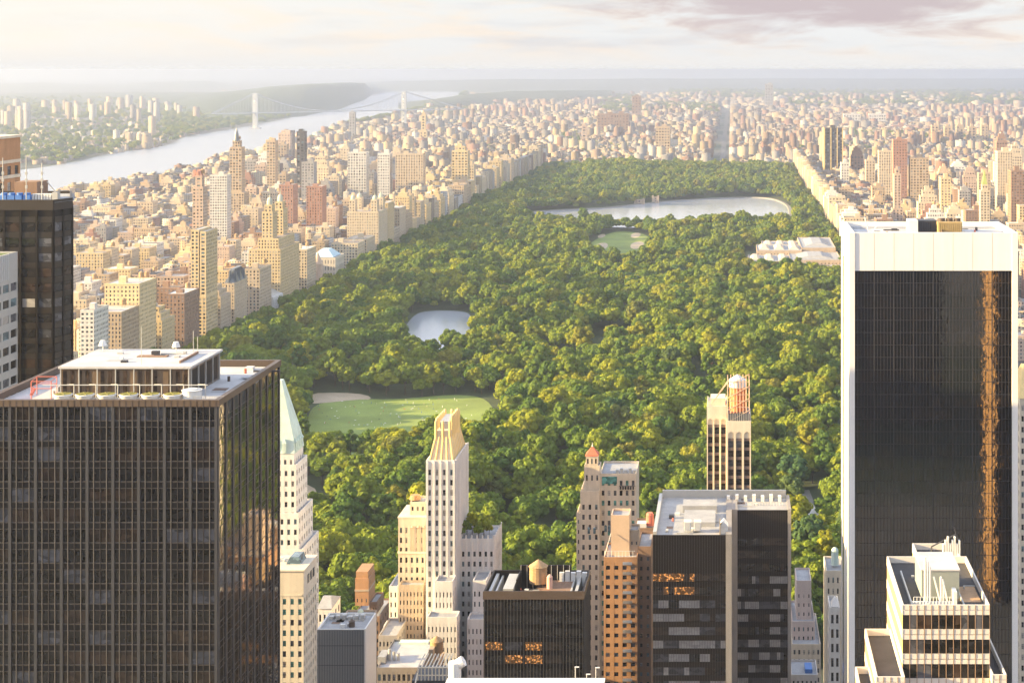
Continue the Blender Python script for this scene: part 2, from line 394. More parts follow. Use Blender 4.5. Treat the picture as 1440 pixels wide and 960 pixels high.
# ================================================================== LAND, WATER, ROADS
XW, XE = -560.0, 185.0                  # building lines west and east of the park
def struct(name, mb, m, kind='structure'):
    o = mb.build(name, [M[k] if isinstance(k, str) else k for k in (m if isinstance(m, (list,tuple)) else [m])]); o['kind'] = kind; return o
def landmat():
    m = bpy.data.materials.new('land'); m.use_nodes = True; n, l = m.node_tree.nodes, m.node_tree.links; p = n['Principled BSDF']
    g = n.new('ShaderNodeNewGeometry'); p.inputs['Roughness'].default_value = 0.95; p.inputs['Specular IOR Level'].default_value = 0.1
    def noise(sc, det):
        t = n.new('ShaderNodeTexNoise'); t.inputs['Scale'].default_value = sc; t.inputs['Detail'].default_value = det; t.inputs['Roughness'].default_value = 0.6; l.new(g.outputs['Position'], t.inputs['Vector']); return t.outputs['Fac']
    a, b = noise(0.0012, 5), noise(0.012, 4)
    mr = n.new('ShaderNodeMapRange'); l.new(a, mr.inputs[0]); mr.inputs[1].default_value = 0.47; mr.inputs[2].default_value = 0.56
    mx = n.new('ShaderNodeMix'); mx.data_type = 'RGBA'; l.new(mr.outputs[0], mx.inputs[0]); mx.inputs[6].default_value = (0.13,0.125,0.12,1); mx.inputs[7].default_value = (0.048,0.064,0.048,1)
    sc = n.new('ShaderNodeVectorMath'); sc.operation = 'SCALE'; l.new(mx.outputs[2], sc.inputs[0])
    m2 = n.new('ShaderNodeMapRange'); l.new(b, m2.inputs[0]); m2.inputs[3].default_value = 0.4; m2.inputs[4].default_value = 1.6; l.new(m2.outputs[0], sc.inputs['Scale'])
    l.new(sc.outputs[0], p.inputs['Base Color']); return m
M['land'] = landmat()
M['soil'] = mat('woodland_floor', (0.055,0.07,0.03), 0.95, noise=0.35, nscale=0.05)
M['lawn'] = mat('mown_lawn', (0.20,0.25,0.055), 0.9, noise=0.30, nscale=0.02)
M['sand'] = mat('sandy_ground', (0.46,0.36,0.25), 0.95, noise=0.12, nscale=0.1)
M['path'] = mat('park_path', (0.20,0.185,0.165), 0.9, noise=0.1)
M['hill'] = mat('wooded_hill', (0.040,0.060,0.035), 0.95, noise=0.4, nscale=0.02)
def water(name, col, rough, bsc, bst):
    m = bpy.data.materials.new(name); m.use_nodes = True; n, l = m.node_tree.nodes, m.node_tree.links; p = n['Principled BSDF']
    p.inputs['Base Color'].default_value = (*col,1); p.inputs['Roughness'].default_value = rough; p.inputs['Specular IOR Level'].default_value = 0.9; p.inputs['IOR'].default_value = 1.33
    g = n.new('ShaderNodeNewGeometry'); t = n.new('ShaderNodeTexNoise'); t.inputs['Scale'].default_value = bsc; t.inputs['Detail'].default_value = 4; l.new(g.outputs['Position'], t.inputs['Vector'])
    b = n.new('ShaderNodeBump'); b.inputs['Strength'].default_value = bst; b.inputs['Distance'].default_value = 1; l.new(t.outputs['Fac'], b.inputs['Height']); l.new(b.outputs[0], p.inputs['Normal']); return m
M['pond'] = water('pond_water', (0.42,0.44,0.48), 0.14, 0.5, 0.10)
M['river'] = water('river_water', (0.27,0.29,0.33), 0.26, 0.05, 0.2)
g = MB(); nx, ny = 24, 24
g.quad((-40000,-1500,-0.5),(40000,-1500,-0.5),(40000,58000,-0.5),(-40000,58000,-0.5)); struct('ground', g, 'land')
def polyobj(name, pts, z, m, kind='structure'):
    mb = MB(); k = len(pts); mb.v = [(x,y,z) for x,y in pts]; 
    area = sum(pts[i][0]*pts[(i+1)%k][1]-pts[(i+1)%k][0]*pts[i][1] for i in range(k))
    mb.f = [tuple(range(k)) if area > 0 else tuple(reversed(range(k)))]; mb.m = [0]
    return struct(name, mb, m, kind)
def smooth(pts, it=2):
    for _ in range(it):
        q = []
        for i in range(len(pts)):
            a, b = pts[i], pts[(i+1)%len(pts)]
            q += [(a[0]*.75+b[0]*.25, a[1]*.75+b[1]*.25), (a[0]*.25+b[0]*.75, a[1]*.25+b[1]*.75)]
        pts = q
    return pts
# the river: near (Manhattan) shore and far shore, read off the photograph at water level
near = [(-400,300),(0,298),(60,285),(100,273),(160,262),(250,241),(330,216),(430,186),(480,168),(530,160),(590,148),(645,134),(652,130)]
far_ = [(640,128),(560,127),(525,134),(505,142),(440,158),(400,168),(350,178),(300,186),(260,193),(235,205),(200,210),(150,218),(100,229),(60,236),(0,243),(-400,262)]
def shore(L): return [G(x,y) for x,y in L]
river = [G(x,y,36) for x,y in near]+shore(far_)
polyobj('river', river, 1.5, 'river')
near_shore = [G(x,y,36) for x,y in near]
def nshoreX(Y):
    P = near_shore
    for (a,b),(c,d) in zip(P, P[1:]):
        if b <= Y <= d: return a+(c-a)*(Y-b)/(d-b)
    return -1560 if Y < P[0][1] else P[-1][0]
def poly_px(L): return [G(x,y,z) for x,y,z in L]
MEADOW = smooth(poly_px([(446,566,0),(500,561,0),(560,562,0),(640,554,0),(688,560,0),(700,585,6),(694,599,17),(640,605,18),(560,605,18),(480,609,18),(438,603,17),(430,580,4)]))
SANDYARD = smooth(poly_px([(436,553,0),(480,552,0),(516,555,0),(524,562,0),(500,562,0),(446,568,0),(432,566,0)]),1)
BALLFIELD = smooth(poly_px([(400,678,0),(440,681,0),(452,690,8),(440,700,18),(395,702,20)]),1)
LAKE = smooth(poly_px([(568,456,4),(584,441,0),(604,437,0),(640,437,0),(662,440,0),(663,458,0),(660,476,14),(630,478,18),(604,477,18),(585,476,18),(568,470,14)]))
POOL2 = smooth(poly_px([(824,478,0),(850,470,0),(858,476,0),(846,488,14),(826,490,14)]))
GREATLAWN = smooth(poly_px([(826,343,0),(858,327,0),(880,325,0),(912,330,0),(914,345,0),(898,358,14),(872,360,16),(846,357,14),(828,352,10)]))
RESV = smooth(poly_px([(740,299,0),(790,296,0),(860,293,0),(905,287,0),(960,282,0),(1040,278,0),(1082,279,0),(1104,287,0),(1110,298,0),(1108,308,15),(1060,308,18),(960,309,18),(880,308,18),(800,306,18),(752,304,16)]))
CLEAR2 = smooth(poly_px([(1125,690,0),(1142,688,0),(1150,735,10),(1130,738,10)]),1)
CLEAR3 = smooth(poly_px([(706,726,0),(716,726,0),(722,752,8),(708,752,8)]),1)
CLEAR4 = smooth(poly_px([(772,738,0),(792,736,0),(796,770,8),(776,772,8)]),1)
MET = [PX(1052,2480), PX(1180,2480), 2360, 2720]
def inpoly(px, py, P):
    c = np.zeros(px.shape, bool); n = len(P)
    for i in range(n):
        x1,y1 = P[i]; x2,y2 = P[(i+1)%n]
        if y1 == y2: continue
        m = ((y1 > py) != (y2 > py)) & (px < (x2-x1)*(py-y1)/(y2-y1)+x1); c ^= m
    return c
def pdist(px, py, P):
    d = np.full(px.shape, 1e9); n = len(P)
    for i in range(n):
        x1,y1 = P[i]; x2,y2 = P[(i+1)%n]; L = (x2-x1)**2+(y2-y1)**2
        t = np.clip(((px-x1)*(x2-x1)+(py-y1)*(y2-y1))/max(L,1e-9),0,1)
        d = np.minimum(d, np.hypot(px-x1-t*(x2-x1), py-y1-t*(y2-y1)))
    d[inpoly(px,py,P)] = 0
    return d
METP = [(MET[0]-5,MET[2]-5),(MET[1],MET[2]-5),(MET[1],MET[3]),(MET[0]-5,MET[3])]
OPEN = [MEADOW,SANDYARD,BALLFIELD,LAKE,POOL2,GREATLAWN,RESV,METP,CLEAR2,CLEAR3,CLEAR4]
YS, YN = 830.0, 4900.0
def relief(px, py):
    h = 4+4*np.sin(px*0.013+1.3)*np.cos(py*0.008)+3*np.sin(px*0.031+py*0.017)+2.5*np.cos(py*0.027-px*0.011)
    h = h+16*np.exp(-((px+300)/160)**2-((py-4600)/280)**2)+8*np.exp(-((px+60)/120)**2-((py-4500)/300)**2)
    e = np.minimum.reduce([px-XW-12, XE-12-px, py-YS, YN-py]); h = h*np.clip(e/50,0,1)
    for P in OPEN: 
        d = pdist(px,py,P); t = np.clip((d-4)/45,0,1); h = h*t*t*(3-2*t)
    return np.maximum(h, 0)
gx = np.arange(XW+14, XE-13, 11.0); gy = np.arange(YS, YN, 14.0)
PXg, PYg = np.meshgrid(gx, gy); HZ = relief(PXg, PYg)
b = MB(); nxg, nyg = len(gx), len(gy)
b.v = list(zip(PXg.ravel().tolist(), PYg.ravel().tolist(), (HZ.ravel()+0.0).tolist()))
b.f = [(j*nxg+i, j*nxg+i+1, (j+1)*nxg+i+1, (j+1)*nxg+i) for j in range(nyg-1) for i in range(nxg-1)]; b.m = [0]*len(b.f)
struct('park_ground', b, 'soil')
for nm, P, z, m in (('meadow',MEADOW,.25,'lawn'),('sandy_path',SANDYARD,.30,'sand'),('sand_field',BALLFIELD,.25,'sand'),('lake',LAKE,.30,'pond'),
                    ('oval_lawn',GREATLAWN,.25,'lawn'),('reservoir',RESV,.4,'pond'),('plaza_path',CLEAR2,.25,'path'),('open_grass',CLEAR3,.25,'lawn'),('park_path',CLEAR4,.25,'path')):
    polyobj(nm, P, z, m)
for cx, cy, r in ((845,347,5.5),(896,345,5.5),(894,331,4),(846,332,3),(860,353,4)):
    x, y = G(cx, cy); rr_ = r*y/F*1.3; polyobj('infield_sand', [(x+rr_*1.3*cos(a*pi/8), y+rr_*7*sin(a*pi/8)) for a in range(16)], .33, 'sand')
# reservoir bank
def ring(P, off, z0, z1, m, name):
    mb = MB(); n = len(P); cx = sum(p[0] for p in P)/n; cyy = sum(p[1] for p in P)/n
    for i in range(n):
        a, c = P[i], P[(i+1)%n]
        def o(p, k): 
            d = math.hypot(p[0]-cx, p[1]-cyy); return (p[0]+(p[0]-cx)/d*k, p[1]+(p[1]-cyy)/d*k)
        a1, c1, a2, c2 = o(a,1), o(c,1), o(a,off), o(c,off)
        mb.quad((*a,z0),(*c,z0),(*c1,z1),(*a1,z1)); mb.quad((*a1,z1),(*c1,z1),(*c2,z1),(*a2,z1)); mb.quad((*a2,z1),(*c2,z1),(*c2,-.3),(*a2,-.3))
    struct(name, mb, m)
ring(RESV, 9, 0.2, 2.2, 'path', 'reservoir_bank')
# roads
rd = MB()
def strip(mb, x0,x1,y0,y1,z): mb.quad((x0,y0,z),(x1,y0,z),(x1,y1,z),(x0,y1,z))
strip(rd, XE-14, XE+14-2, 700, 9000, .06); strip(rd, XW-2, XW+13, 700, 7000, .06)
strip(rd, -700, 700, 770, 795, .10); strip(rd, -700, 260, YN+2, YN+24, .10)
struct('road', rd, 'asphalt')
av = MB(); strip(av, -38, -19, YN+10, 12000, .3); struct('avenue', av, mat('avenue_asphalt', (0.09,0.09,0.10), 0.9, noise=.15))
# ================================================================== TREES
def crown_mesh(seed, shape):
    rs = np.random.RandomState(seed)
    V = []; Fc = []; MI = []
    # lobes over the upper part of a squashed ball, unit = metres for a crown of radius 8
    Rr, Hh = shape.get('r', 8.0), shape['h']
    n = shape['n']; lobes = []
    for i in range(n):
        t = i*2.39996+rs.rand()*0.8; q = (i+0.5)/n
        zz = 1-1.5*q; r = math.sqrt(max(0, 1-zz*zz))
        k = rs.uniform(0.62, 0.80)
        c = np.array([cos(t)*r*Rr*k, sin(t)*r*Rr*k, shape['z']+zz*Hh*0.42*rs.uniform(.85,1.15)])
        lobes.append((c, rs.uniform(0.26,0.42)*Rr*shape.get('l',1)))
    lobes.append((np.array([0,0,shape['z']]), Rr*0.62))
    # solid inner lobes
    ico = ico_unit
    for c, r in lobes:
        k = len(V); vv = ico[0]*(1+rs.uniform(-.16,.12,(len(ico[0]),1)))*r*0.88*np.array([1,1,.9])+c
        V += vv.tolist(); Fc += [(k+a,k+b_,k+c_) for a,b_,c_ in ico[1]]
    # leaf clumps on the lobes
    for c, r in lobes:
        m = int(58*r*r/9)+24
        for j in range(m):
            d = rs.normal(size=3); d[2] = abs(d[2])*0.9+rs.normal()*0.35; d /= np.linalg.norm(d)
            p = c+d*r*rs.uniform(0.84,1.12)*np.array([1,1,.92])
            if any(np.linalg.norm(p-c2) < r2*0.8 for c2, r2 in lobes if r2 is not r): continue
            nrm = d+rs.normal(size=3)*0.33; nrm /= np.linalg.norm(nrm)
            u = np.cross(nrm, rs.normal(size=3)); u /= np.linalg.norm(u); w = np.cross(nrm, u)
            s_ = rs.uniform(0.34,0.78)
            k = len(V)
            V += [(p+u*s_*a+w*s_*b_).tolist() for a, b_ in ((-1,-.7),(.8,-1),(1,.8),(-.7,1))]
            Fc.append((k,k+1,k+2,k+3))
    me = bpy.data.meshes.new('crown'); me.from_pydata(V, [], Fc)
    me.materials.append(M['foliage']); me.update(); return me
def ico():
    import bmesh
    bm = bmesh.new(); bmesh.ops.create_icosphere(bm, subdivisions=2, radius=1); bm.verts.ensure_lookup_table()
    v = np.array([x.co[:] for x in bm.verts]); f = [tuple(q.index for q in fc.verts) for fc in bm.faces]; bm.free(); return v, f
ico_unit = ico()
def folmat():
    m = bpy.data.materials.new('foliage'); m.use_nodes = True; n, l = m.node_tree.nodes, m.node_tree.links
    n.clear(); out = n.new('ShaderNodeOutputMaterial'); d = n.new('ShaderNodeBsdfDiffuse'); t = n.new('ShaderNodeBsdfTranslucent'); mx = n.new('ShaderNodeMixShader'); mx.inputs[0].default_value = 0.33
    oi = n.new('ShaderNodeObjectInfo'); cr = n.new('ShaderNodeValToRGB'); l.new(oi.outputs['Random'], cr.inputs[0])
    e = cr.color_ramp; cols = [(0,(0.080,0.138,0.032)),(0.25,(0.124,0.182,0.033)),(0.5,(0.172,0.222,0.033)),(0.74,(0.215,0.250,0.030)),(0.92,(0.275,0.280,0.028)),(0.975,(0.21,0.20,0.036)),(1.0,(0.07,0.13,0.055))]
    while len(e.elements) < len(cols): e.elements.new(0.5)
    for x, (p_, c) in zip(e.elements, cols): x.position = p_; x.color = (*c, 1)
    g = n.new('ShaderNodeNewGeometry'); nz = n.new('ShaderNodeTexNoise'); nz.inputs['Scale'].default_value = 0.35; nz.inputs['Detail'].default_value = 5; l.new(g.outputs['Position'], nz.inputs['Vector'])
    mr = n.new('ShaderNodeMapRange'); l.new(nz.outputs['Fac'], mr.inputs[0]); mr.inputs[1].default_value = .25; mr.inputs[2].default_value = .75; mr.inputs[3].default_value = .65; mr.inputs[4].default_value = 1.4
    sc = n.new('ShaderNodeVectorMath'); sc.operation = 'SCALE'; l.new(cr.outputs[0], sc.inputs[0]); l.new(mr.outputs[0], sc.inputs['Scale'])
    l.new(sc.outputs[0], d.inputs[0]); l.new(sc.outputs[0], t.inputs[0]); l.new(d.outputs[0], mx.inputs[1]); l.new(t.outputs[0], mx.inputs[2]); l.new(mx.outputs[0], out.inputs[0]); return m
M['foliage'] = folmat()
M['bark'] = mat('bark', (0.09,0.065,0.045), 0.95, noise=0.2)
SHAPES = [dict(h=11,n=17,z=12),dict(h=12,n=16,z=12.5,l=.9),dict(h=10,n=15,z=11,l=1.1),dict(h=14,n=14,z=13),dict(h=9,n=15,z=10.5),dict(h=12,n=18,z=12,l=.82),dict(h=16,n=13,z=13.5,l=.9),dict(h=11,n=16,z=12,l=1.05),dict(h=19,n=16,z=12.5,l=1.0,r=5.2),dict(h=8,n=12,z=8.5,l=1.05,r=5.8),dict(h=13,n=24,z=13,l=.7,r=9.6)]
crowns = [crown_mesh(100+i, sh) for i, sh in enumerate(SHAPES)]
def trunk_mesh():
    b = MB(); b.cyl(0,0,-1,7,0.55,0.38,8); b.bar((0,0,5.5),(2.6,.6,11),.25); b.bar((0,0,6),(-2.2,1.4,11.5),.24); b.bar((0,0,6),(.4,-2.5,11),.22); b.bar((0,0,6.8),(0.2,.4,13),.26)
    return b.mesh('trunk', [M['bark']])
trunk_me = trunk_mesh()
# woodland positions on a jittered grid
sp = 14.5
tx, ty = np.meshgrid(np.arange(XW+18, XE-16, sp), np.arange(YS+8, YN-8, sp))
tx = (tx+(np.arange(tx.shape[0])%2)[:,None]*sp/2).ravel(); ty = ty.ravel()
tx = tx+NR.uniform(-5.5,5.5,tx.shape); ty = ty+NR.uniform(-5.5,5.5,ty.shape)
ok = np.ones(tx.shape, bool)
for P in OPEN:
    ok &= pdist(tx,ty,P) > (14 if P is RESV else 6)
# clearings and winding drives between the trees
drive = np.abs(tx+150+90*np.sin(ty/330)+30*np.sin(ty/90)) < 5
drive2 = np.abs(tx-60-50*np.sin(ty/260+2)) < 4.5
cl = (np.sin(tx*0.021+2)*np.sin(ty*0.017+.7)+0.5*np.sin(tx*.05+ty*.043)) > 1.22
ok &= ~(drive|drive2|cl)
tx, ty = tx[ok], ty[ok]
vis = (VX+F*tx/ty > -40) & (VX+F*tx/ty < 1500)
tx, ty = tx[vis], ty[vis]; nT = len(tx)
tz = relief(tx, ty)
big = 0.5+0.5*np.sin(tx*0.011+ty*0.006+1)*np.cos(ty*0.009-tx*0.004)
tsc = (1.0+0.40*big+NR.uniform(-.38,.40,nT))*np.where(ty > 2600, 0.92, 1.0)
tzs = NR.uniform(0.72,1.12,nT)*tsc
tid = NR.randint(0, len(SHAPES), nT); trot = NR.uniform(0, 6.28, nT)
# ================================================================== HERO BUILDINGS
FOOT = []       # footprints already taken (x0,x1,y0,y1)
def claim(x0,x1,y0,y1): FOOT.append((min(x0,x1),max(x0,x1),min(y0,y1),max(y0,y1)))
# ---- 1. big bronze office tower at the lower west corner of the view
D0, D1 = 370.0, 421.0
X0, X1 = -168.0, PX(306.5,370); ZT = PZ(562, D0); 
claim(X0,X1,D0,D1)
t = Tower('office_tower', 'huge dark bronze office tower with six white fan drums on its roof', 'building', ((X0+X1)/2, D0), frame='bronze', simple=True)
cols = MB(); thin = MB(); hor = MB(); core = MB(); sp_ = MB()
core.box(X0+.6, X1-.6, D0+.6, D1-.6, 0, ZT-3.0)
ZB = 100.0; core.box(X0, X1, D0, D1, 0, ZB-3)
nb = 9; bw = (X1-X0-0.9)/nb; FL = 4.56; TOPB = 1.5
nf = int((ZT-TOPB-ZB)/FL)
def curtain(face, plane, u0, n, bw, seed):
    rr = random.Random(seed)
    u1 = u0+n*bw
    for i in range(n+1):
        u = u0+i*bw
        fbox(cols, face, plane, u-.33, u+.33, -.10 if face == '-y' else -.05, .5, ZB-2, ZT-TOPB)
        if i < n:
            for k in range(1,4):
                w = .055 if k != 2 else .05
                fbox(thin if k != 2 else hor, face, plane, u+k*bw/4-w, u+k*bw/4+w, (-.06 if k != 2 else -.02) if face == '-y' else (.12 if k != 2 else .2), .45, ZB-2, ZT-TOPB)
    sd = 0 if face == '-y' else 1
    for j in range(nf+1):
        z = ZT-TOPB-j*FL
        if j and not sd: fbox(sp_, face, plane, u0+.1, u1-.1, .22, .5, z-.02, z+1.25)
        if j: fbox(hor, face, plane, u0+.12, u1-.12, (.02,.10)[sd], .46, z+1.25, z+(1.47,1.37)[sd])
        fbox(hor, face, plane, u0+.12, u1-.12, (.02,.10)[sd], .46, z-(.16,.12)[sd], z-.03)
        if j < nf:
            for i in range(n):
                k = pick('bronze' if not sd else 'office', rr)
                if rr.random() < .10 and not sd: k = 'g_grey'
                c = u0+(i+.5)*bw
                zz = z-FL/2+(.68 if not sd else 0)
                p_ = (c, plane+.34, zz) if face == '-y' else (plane-.16, c, zz)
                t.wins.append((p_, round(bw-.84,3), 3.0 if not sd else FL-.1, face, k))
curtain('-y', D0, X0+.45, nb, bw, 1)
ns = 9; bws = (D1-D0-.9)/ns
curtain('+x', X1, D0+.45, ns, bws, 2)
t.part('column', cols, 'grey_metal'); t.part('mullion', thin, mat('pale_mullion', (0.17,0.155,0.145), .5, metal=.3)); t.part('transom', hor, mat('bronze_bar', (0.065,0.058,0.058), .5, metal=.3)); t.part('spandrel', sp_, mat('bronze_spandrel', (0.016,0.013,0.013), .35, spec=.3, noise=.2))
t.part('wall', core, 'bronze')
par = MB()
for a,b_,c,d in ((X0,X1,D0,D0+.9),(X0,X1,D1-.9,D1)): par.box(a-.25,b_+.25,c-.25 if c==D0 else c,d if c==D0 else d+.25,ZT-TOPB,ZT)
for a,b_ in ((X0,X0+.9),(X1-.9,X1)): par.box(a-.25 if a==X0 else a, b_ if a==X0 else b_+.25, D0+.9, D1-.9, ZT-TOPB+.004, ZT-.004)
for i in range(nb*4+1): 
    u = X0+.45+i*bw/4; par.box(u-.05,u+.05,D0-.30,D0-.252,ZT-TOPB+.1,ZT-.1)
t.part('parapet', par, 'bronze_top')
r = MB(); r.box(X0+.9,X1-.9,D0+.9,D1-.9,ZT-2.99,ZT-1.6); t.part('roof', r, 'white_roof')
# penthouse
zr = ZT-1.6
DP0, DP1 = 381.0, 404.0
px0, px1 = PX(86,DP0), PX(266,DP0); ztop = PZ(515,DP0)
pm = MB(); pm.box(px0, px1, DP0, DP1, zr, ztop-.5); ph = t.part('penthouse', pm, mat('penthouse_panel', (0.13,0.09,0.06), .3, spec=.5, noise=.3, nscale=.4))
pr = MB(); pr.box(px0-.5, px1+.5, DP0-.5, DP1+.5, ztop-.5, ztop); t.part('penthouse_roof', pr, 'white_roof')
ht = MB(); ht.box(PX(190,392),PX(232,392),393,395,ztop,ztop+.25); ht.box(PX(258,388),PX(260,388),385,398,ztop,ztop+.6); t.part('roof_hatch', ht, 'brown')
pd = MB()
for i in range(17):
    u = px0+(px1-px0)*(i+.5)/17
    if i in (4,9,13): continue
    pd.box(u-.42,u+.42,DP0-.12,DP0-.004,zr+.3,ztop-1)
t.part('penthouse_glazing', pd, 'g_brown')
for i in range(8):
    pj = MB(); u = px0+(px1-px0)*i/7; pj.box(u-.12,u+.12,DP0-.4,DP0-.13,zr,ztop-.6); t.part('penthouse_post', pj, 'light_metal')
for k in range(5):
    pj = MB(); v = DP0+1+(DP1-DP0-2)*k/4; pj.box(px1+.004,px1+.3,v-.12,v+.12,zr,ztop-.6); t.part('penthouse_post', pj, 'light_metal')

for k in range(4):
    v = DP0+1.5+(DP1-DP0-3)*k/4; q = MB(); q.box(px1+.002,px1+.10,v,v+4.2,zr+.6,ztop-1.2); t.part('louvre', q, 'bronze')
# cooling fans
fan_cols = []
for i in range(6):
    x = PX(88+30.8*i, 374.5); b = MB()
    b.box(x-2.0,x+2.0,373.0,376.4,zr,zr+.9); 
    b.cyl(x,374.7,zr+.9,zr+1.9,1.65,2.15,24)
    b.cyl(x,374.7,zr+1.9,zr+2.0,2.15,1.9,24)
    f = t.part('cooling_fan', b, 'white_paint')
    q = MB(); q.cyl(x,374.7,zr+2.01,zr+2.06,1.85,None,24); 
    for a in range(6): q.bar((x,374.7,zr+2.1),(x+1.8*cos(a*pi/3),374.7+1.8*sin(a*pi/3),zr+2.1),.06)
    t.part('fan_grille', q, mat('fan_mesh', (0.22,0.2,0.05), .8) if i == 0 else bpy.data.materials['fan_mesh'], parent=f)
b = MB()
for i in range(7):
    x = PX(104+30.8*i, 377.3); b.bar((x,377.4,zr),(x,377.4,zr+3.6),.12)
    b.bar((x,377.4,zr+3.6),(x-2.4,379.6,zr+3.2),.1)
b.bar((PX(60,377.4),377.4,zr+3.5),(PX(292,377.4),377.4,zr+3.5),.13); t.part('pipe_rack', b, 'light_metal')
b = MB(); x = PX(270,376); b.cyl(x,376,zr,zr+2.6,2.15,2.15,24); b.cyl(x,376,zr+2.6,zr+2.75,2.3,2.3,24); b.cyl(x,376,zr+2.75,zr+3.0,1.2,1.2,16); t.part('round_tank', b, 'white_paint')
b = MB()
for px_, pd_ in ((44,378),(52,384),(72,378),(80,384)): b.bar((PX(px_,pd_),pd_,zr),(PX(px_,pd_),pd_,zr+4.2),.1)
for z in (zr+4.2, zr+2.6):
    b.bar((PX(44,378),378,z),(PX(72,378),378,z),.09); b.bar((PX(52,384),384,z),(PX(80,384),384,z),.09); b.bar((PX(44,378),378,z),(PX(52,384),384,z),.09); b.bar((PX(72,378),378,z),(PX(80,384),384,z),.09)
b.bar((PX(44,378),378,zr+1.2),(PX(48,381),381,zr+1.9),.4); t.part('steel_frame', b, 'rust')
for px_, yb, pdp in ((108,492,403),(145,494,402),(248,494,400)):
    x = PX(px_,pdp); z0 = zr if px_ == 108 else ztop; b = MB(); b.bar((x,pdp,z0),(x,pdp,z0+1.5),.12); b.cyl(x,pdp-.2,z0+1.3,z0+2.6,1.0,.55,14); t.part('satellite_dish', b, 'white_paint')
for px_, pdp, hh in ((199,383,9),(272,398,5.5),(278,399,4.0),(290,401,6.5),(308,402,2.4)):
    b = MB(); x = PX(px_,pdp); z0 = ztop if px_ < 285 else zr; b.bar((x,pdp,z0),(x,pdp,z0+hh),.07); t.part('antenna', b, 'light_metal')
b = MB()
for k in range(14): 
    x = PX(272+3.3*k,374); b.bar((x,374,zr),(x,374,zr+1.6),.04)
b.bar((PX(272,374),374,zr+1.6),(PX(315,374),374,zr+1.6),.05); b.bar((PX(272,374),374,zr+.9),(PX(315,374),374,zr+.9),.04); t.part('railing', b, 'light_metal')
clutter(t, px1+2, X1-3, DP0, D1-4, zr, 9, 3); clutter(t, X0+10, px0-3, DP0, D1-4, zr, 6, 4); clutter(t, px0+3, px1-3, DP0+3, DP1-3, ztop, 9, 5, .8)
t.finish()
# ---- 2. dark chamfered tower on the west edge
D0 = 480.0; xa = -240.0; xb, xc = PX(75,D0), PX(101.5, 488); ZT = PZ(281,D0)
claim(xa,xc,D0,D0+60)
t = Tower('dark_tower', 'dark bronze chamfered tower with blue drums and masts on its roof', 'building', ((xa+xc)/2,D0), frame='bronze', simple=True)
prof = [(xa,D0),(xb,D0),(xc,D0+8),(PX(100.5,515),515),(xa,515)]
b = MB(); k = len(prof); b.v = [(x,y,0) for x,y in prof]+[(x,y,ZT-.8) for x,y in prof]
for i in range(k): j = (i+1)%k; b.f.append((i,j,k+j,k+i)); b.m.append(0)
b.f.append(tuple(k+i for i in range(k))); b.m.append(0); t.part('wall', b, 'bronze')
def alongwall(mb, p, q, z0, z1, th, out, mi=0):
    d = Vector((q[0]-p[0], q[1]-p[1], 0)); n = Vector((d.y,-d.x,0)).normalized(); a = Vector((*p,0)); c = Vector((*q,0))
    P = [a+n*out, c+n*out, c-n*th, a-n*th]; kk = len(mb.v)
    mb.v += [(v.x,v.y,z0) for v in P]+[(v.x,v.y,z1) for v in P]
    for f in [(0,1,5,4),(1,2,6,5),(2,3,7,6),(3,0,4,7),(4,5,6,7)]: mb.f.append(tuple(kk+i for i in f)); mb.m.append(mi)
sp_ = MB(); gl = {}; fins = MB(); rr = random.Random(5)
wincount = 0
for seg in range(3):
    p, q = prof[seg], prof[seg+1]; L = math.hypot(q[0]-p[0], q[1]-p[1]); d = ((q[0]-p[0])/L, (q[1]-p[1])/L)
    nbay = max(2, int(L/(4.6 if seg == 0 else 3.4)))
    for j in range(26):
        z = ZT-5-j*4.4
        alongwall(sp_, p, q, z-1.6, z, -.03, .16)
        if z < 190: continue
        for i in range(nbay):
            if seg == 0 and p[0]+(i+1)*L/nbay < PX(-20,D0): continue
            a = (p[0]+d[0]*(i*L/nbay+.55), p[1]+d[1]*(i*L/nbay+.55)); c = (p[0]+d[0]*((i+1)*L/nbay-.55), p[1]+d[1]*((i+1)*L/nbay-.55))
            w = MB(); alongwall(w, a, c, z-4.2, z-1.75, -.02, .08); mk = rr.choice(['g_dark','g_brown','g_dark','g_grey'])
            if mk == 'g_dark' and rr.random() < .03: mk = 'g_blind2'
            if wincount < 100: t.part('window', w, mk); wincount += 1
            else: gl.setdefault(mk, MB()).merge(w)
    for i in range(nbay+1):
        u = i*L/nbay; a = (p[0]+d[0]*max(0,u-.3), p[1]+d[1]*max(0,u-.3)); c = (p[0]+d[0]*min(L,u+.3), p[1]+d[1]*min(L,u+.3)); alongwall(fins, a, c, 100, ZT-3, -.03, .35)
ks = list(gl); mm = MB()
for i, kx in enumerate(ks): mm.merge(gl[kx], mi=i)
if ks: t.part('window', mm, ks, kind='stuff')
t.part('spandrel', sp_, mat('dark_spandrel', (0.022,0.017,0.015), .4, spec=.3, noise=.15)); t.part('fin', fins, 'bronze')
pp = MB()
for i in range(k): 
    p, q = prof[i], prof[(i+1)%k]; alongwall(pp, p, q, ZT-3, ZT, .5, .2)
t.part('parapet', pp, mat('rim', (.03,.022,.018), .5, noise=.1))
r = MB(); r.v = [(x*0.996,y,ZT-.78) for x,y in prof]; r.f = [tuple(range(k))]; r.m = [0]; t.part('roof', r, 'grey_roof')
for i in range(4): 
    b = MB(); x = PX(6+11*i,486); b.box(x-1.0,x+1.0,485,487.5,ZT-.7,ZT+.9); b.cyl(x,486,ZT+.9,ZT+1.6,.9,.9,12); t.part('blue_drum', b, 'blue_paint')
b = MB(); b.box(PX(20,492),PX(52,492),492,500,ZT-.7,ZT+4.4); t.part('bulkhead', b, 'brown')
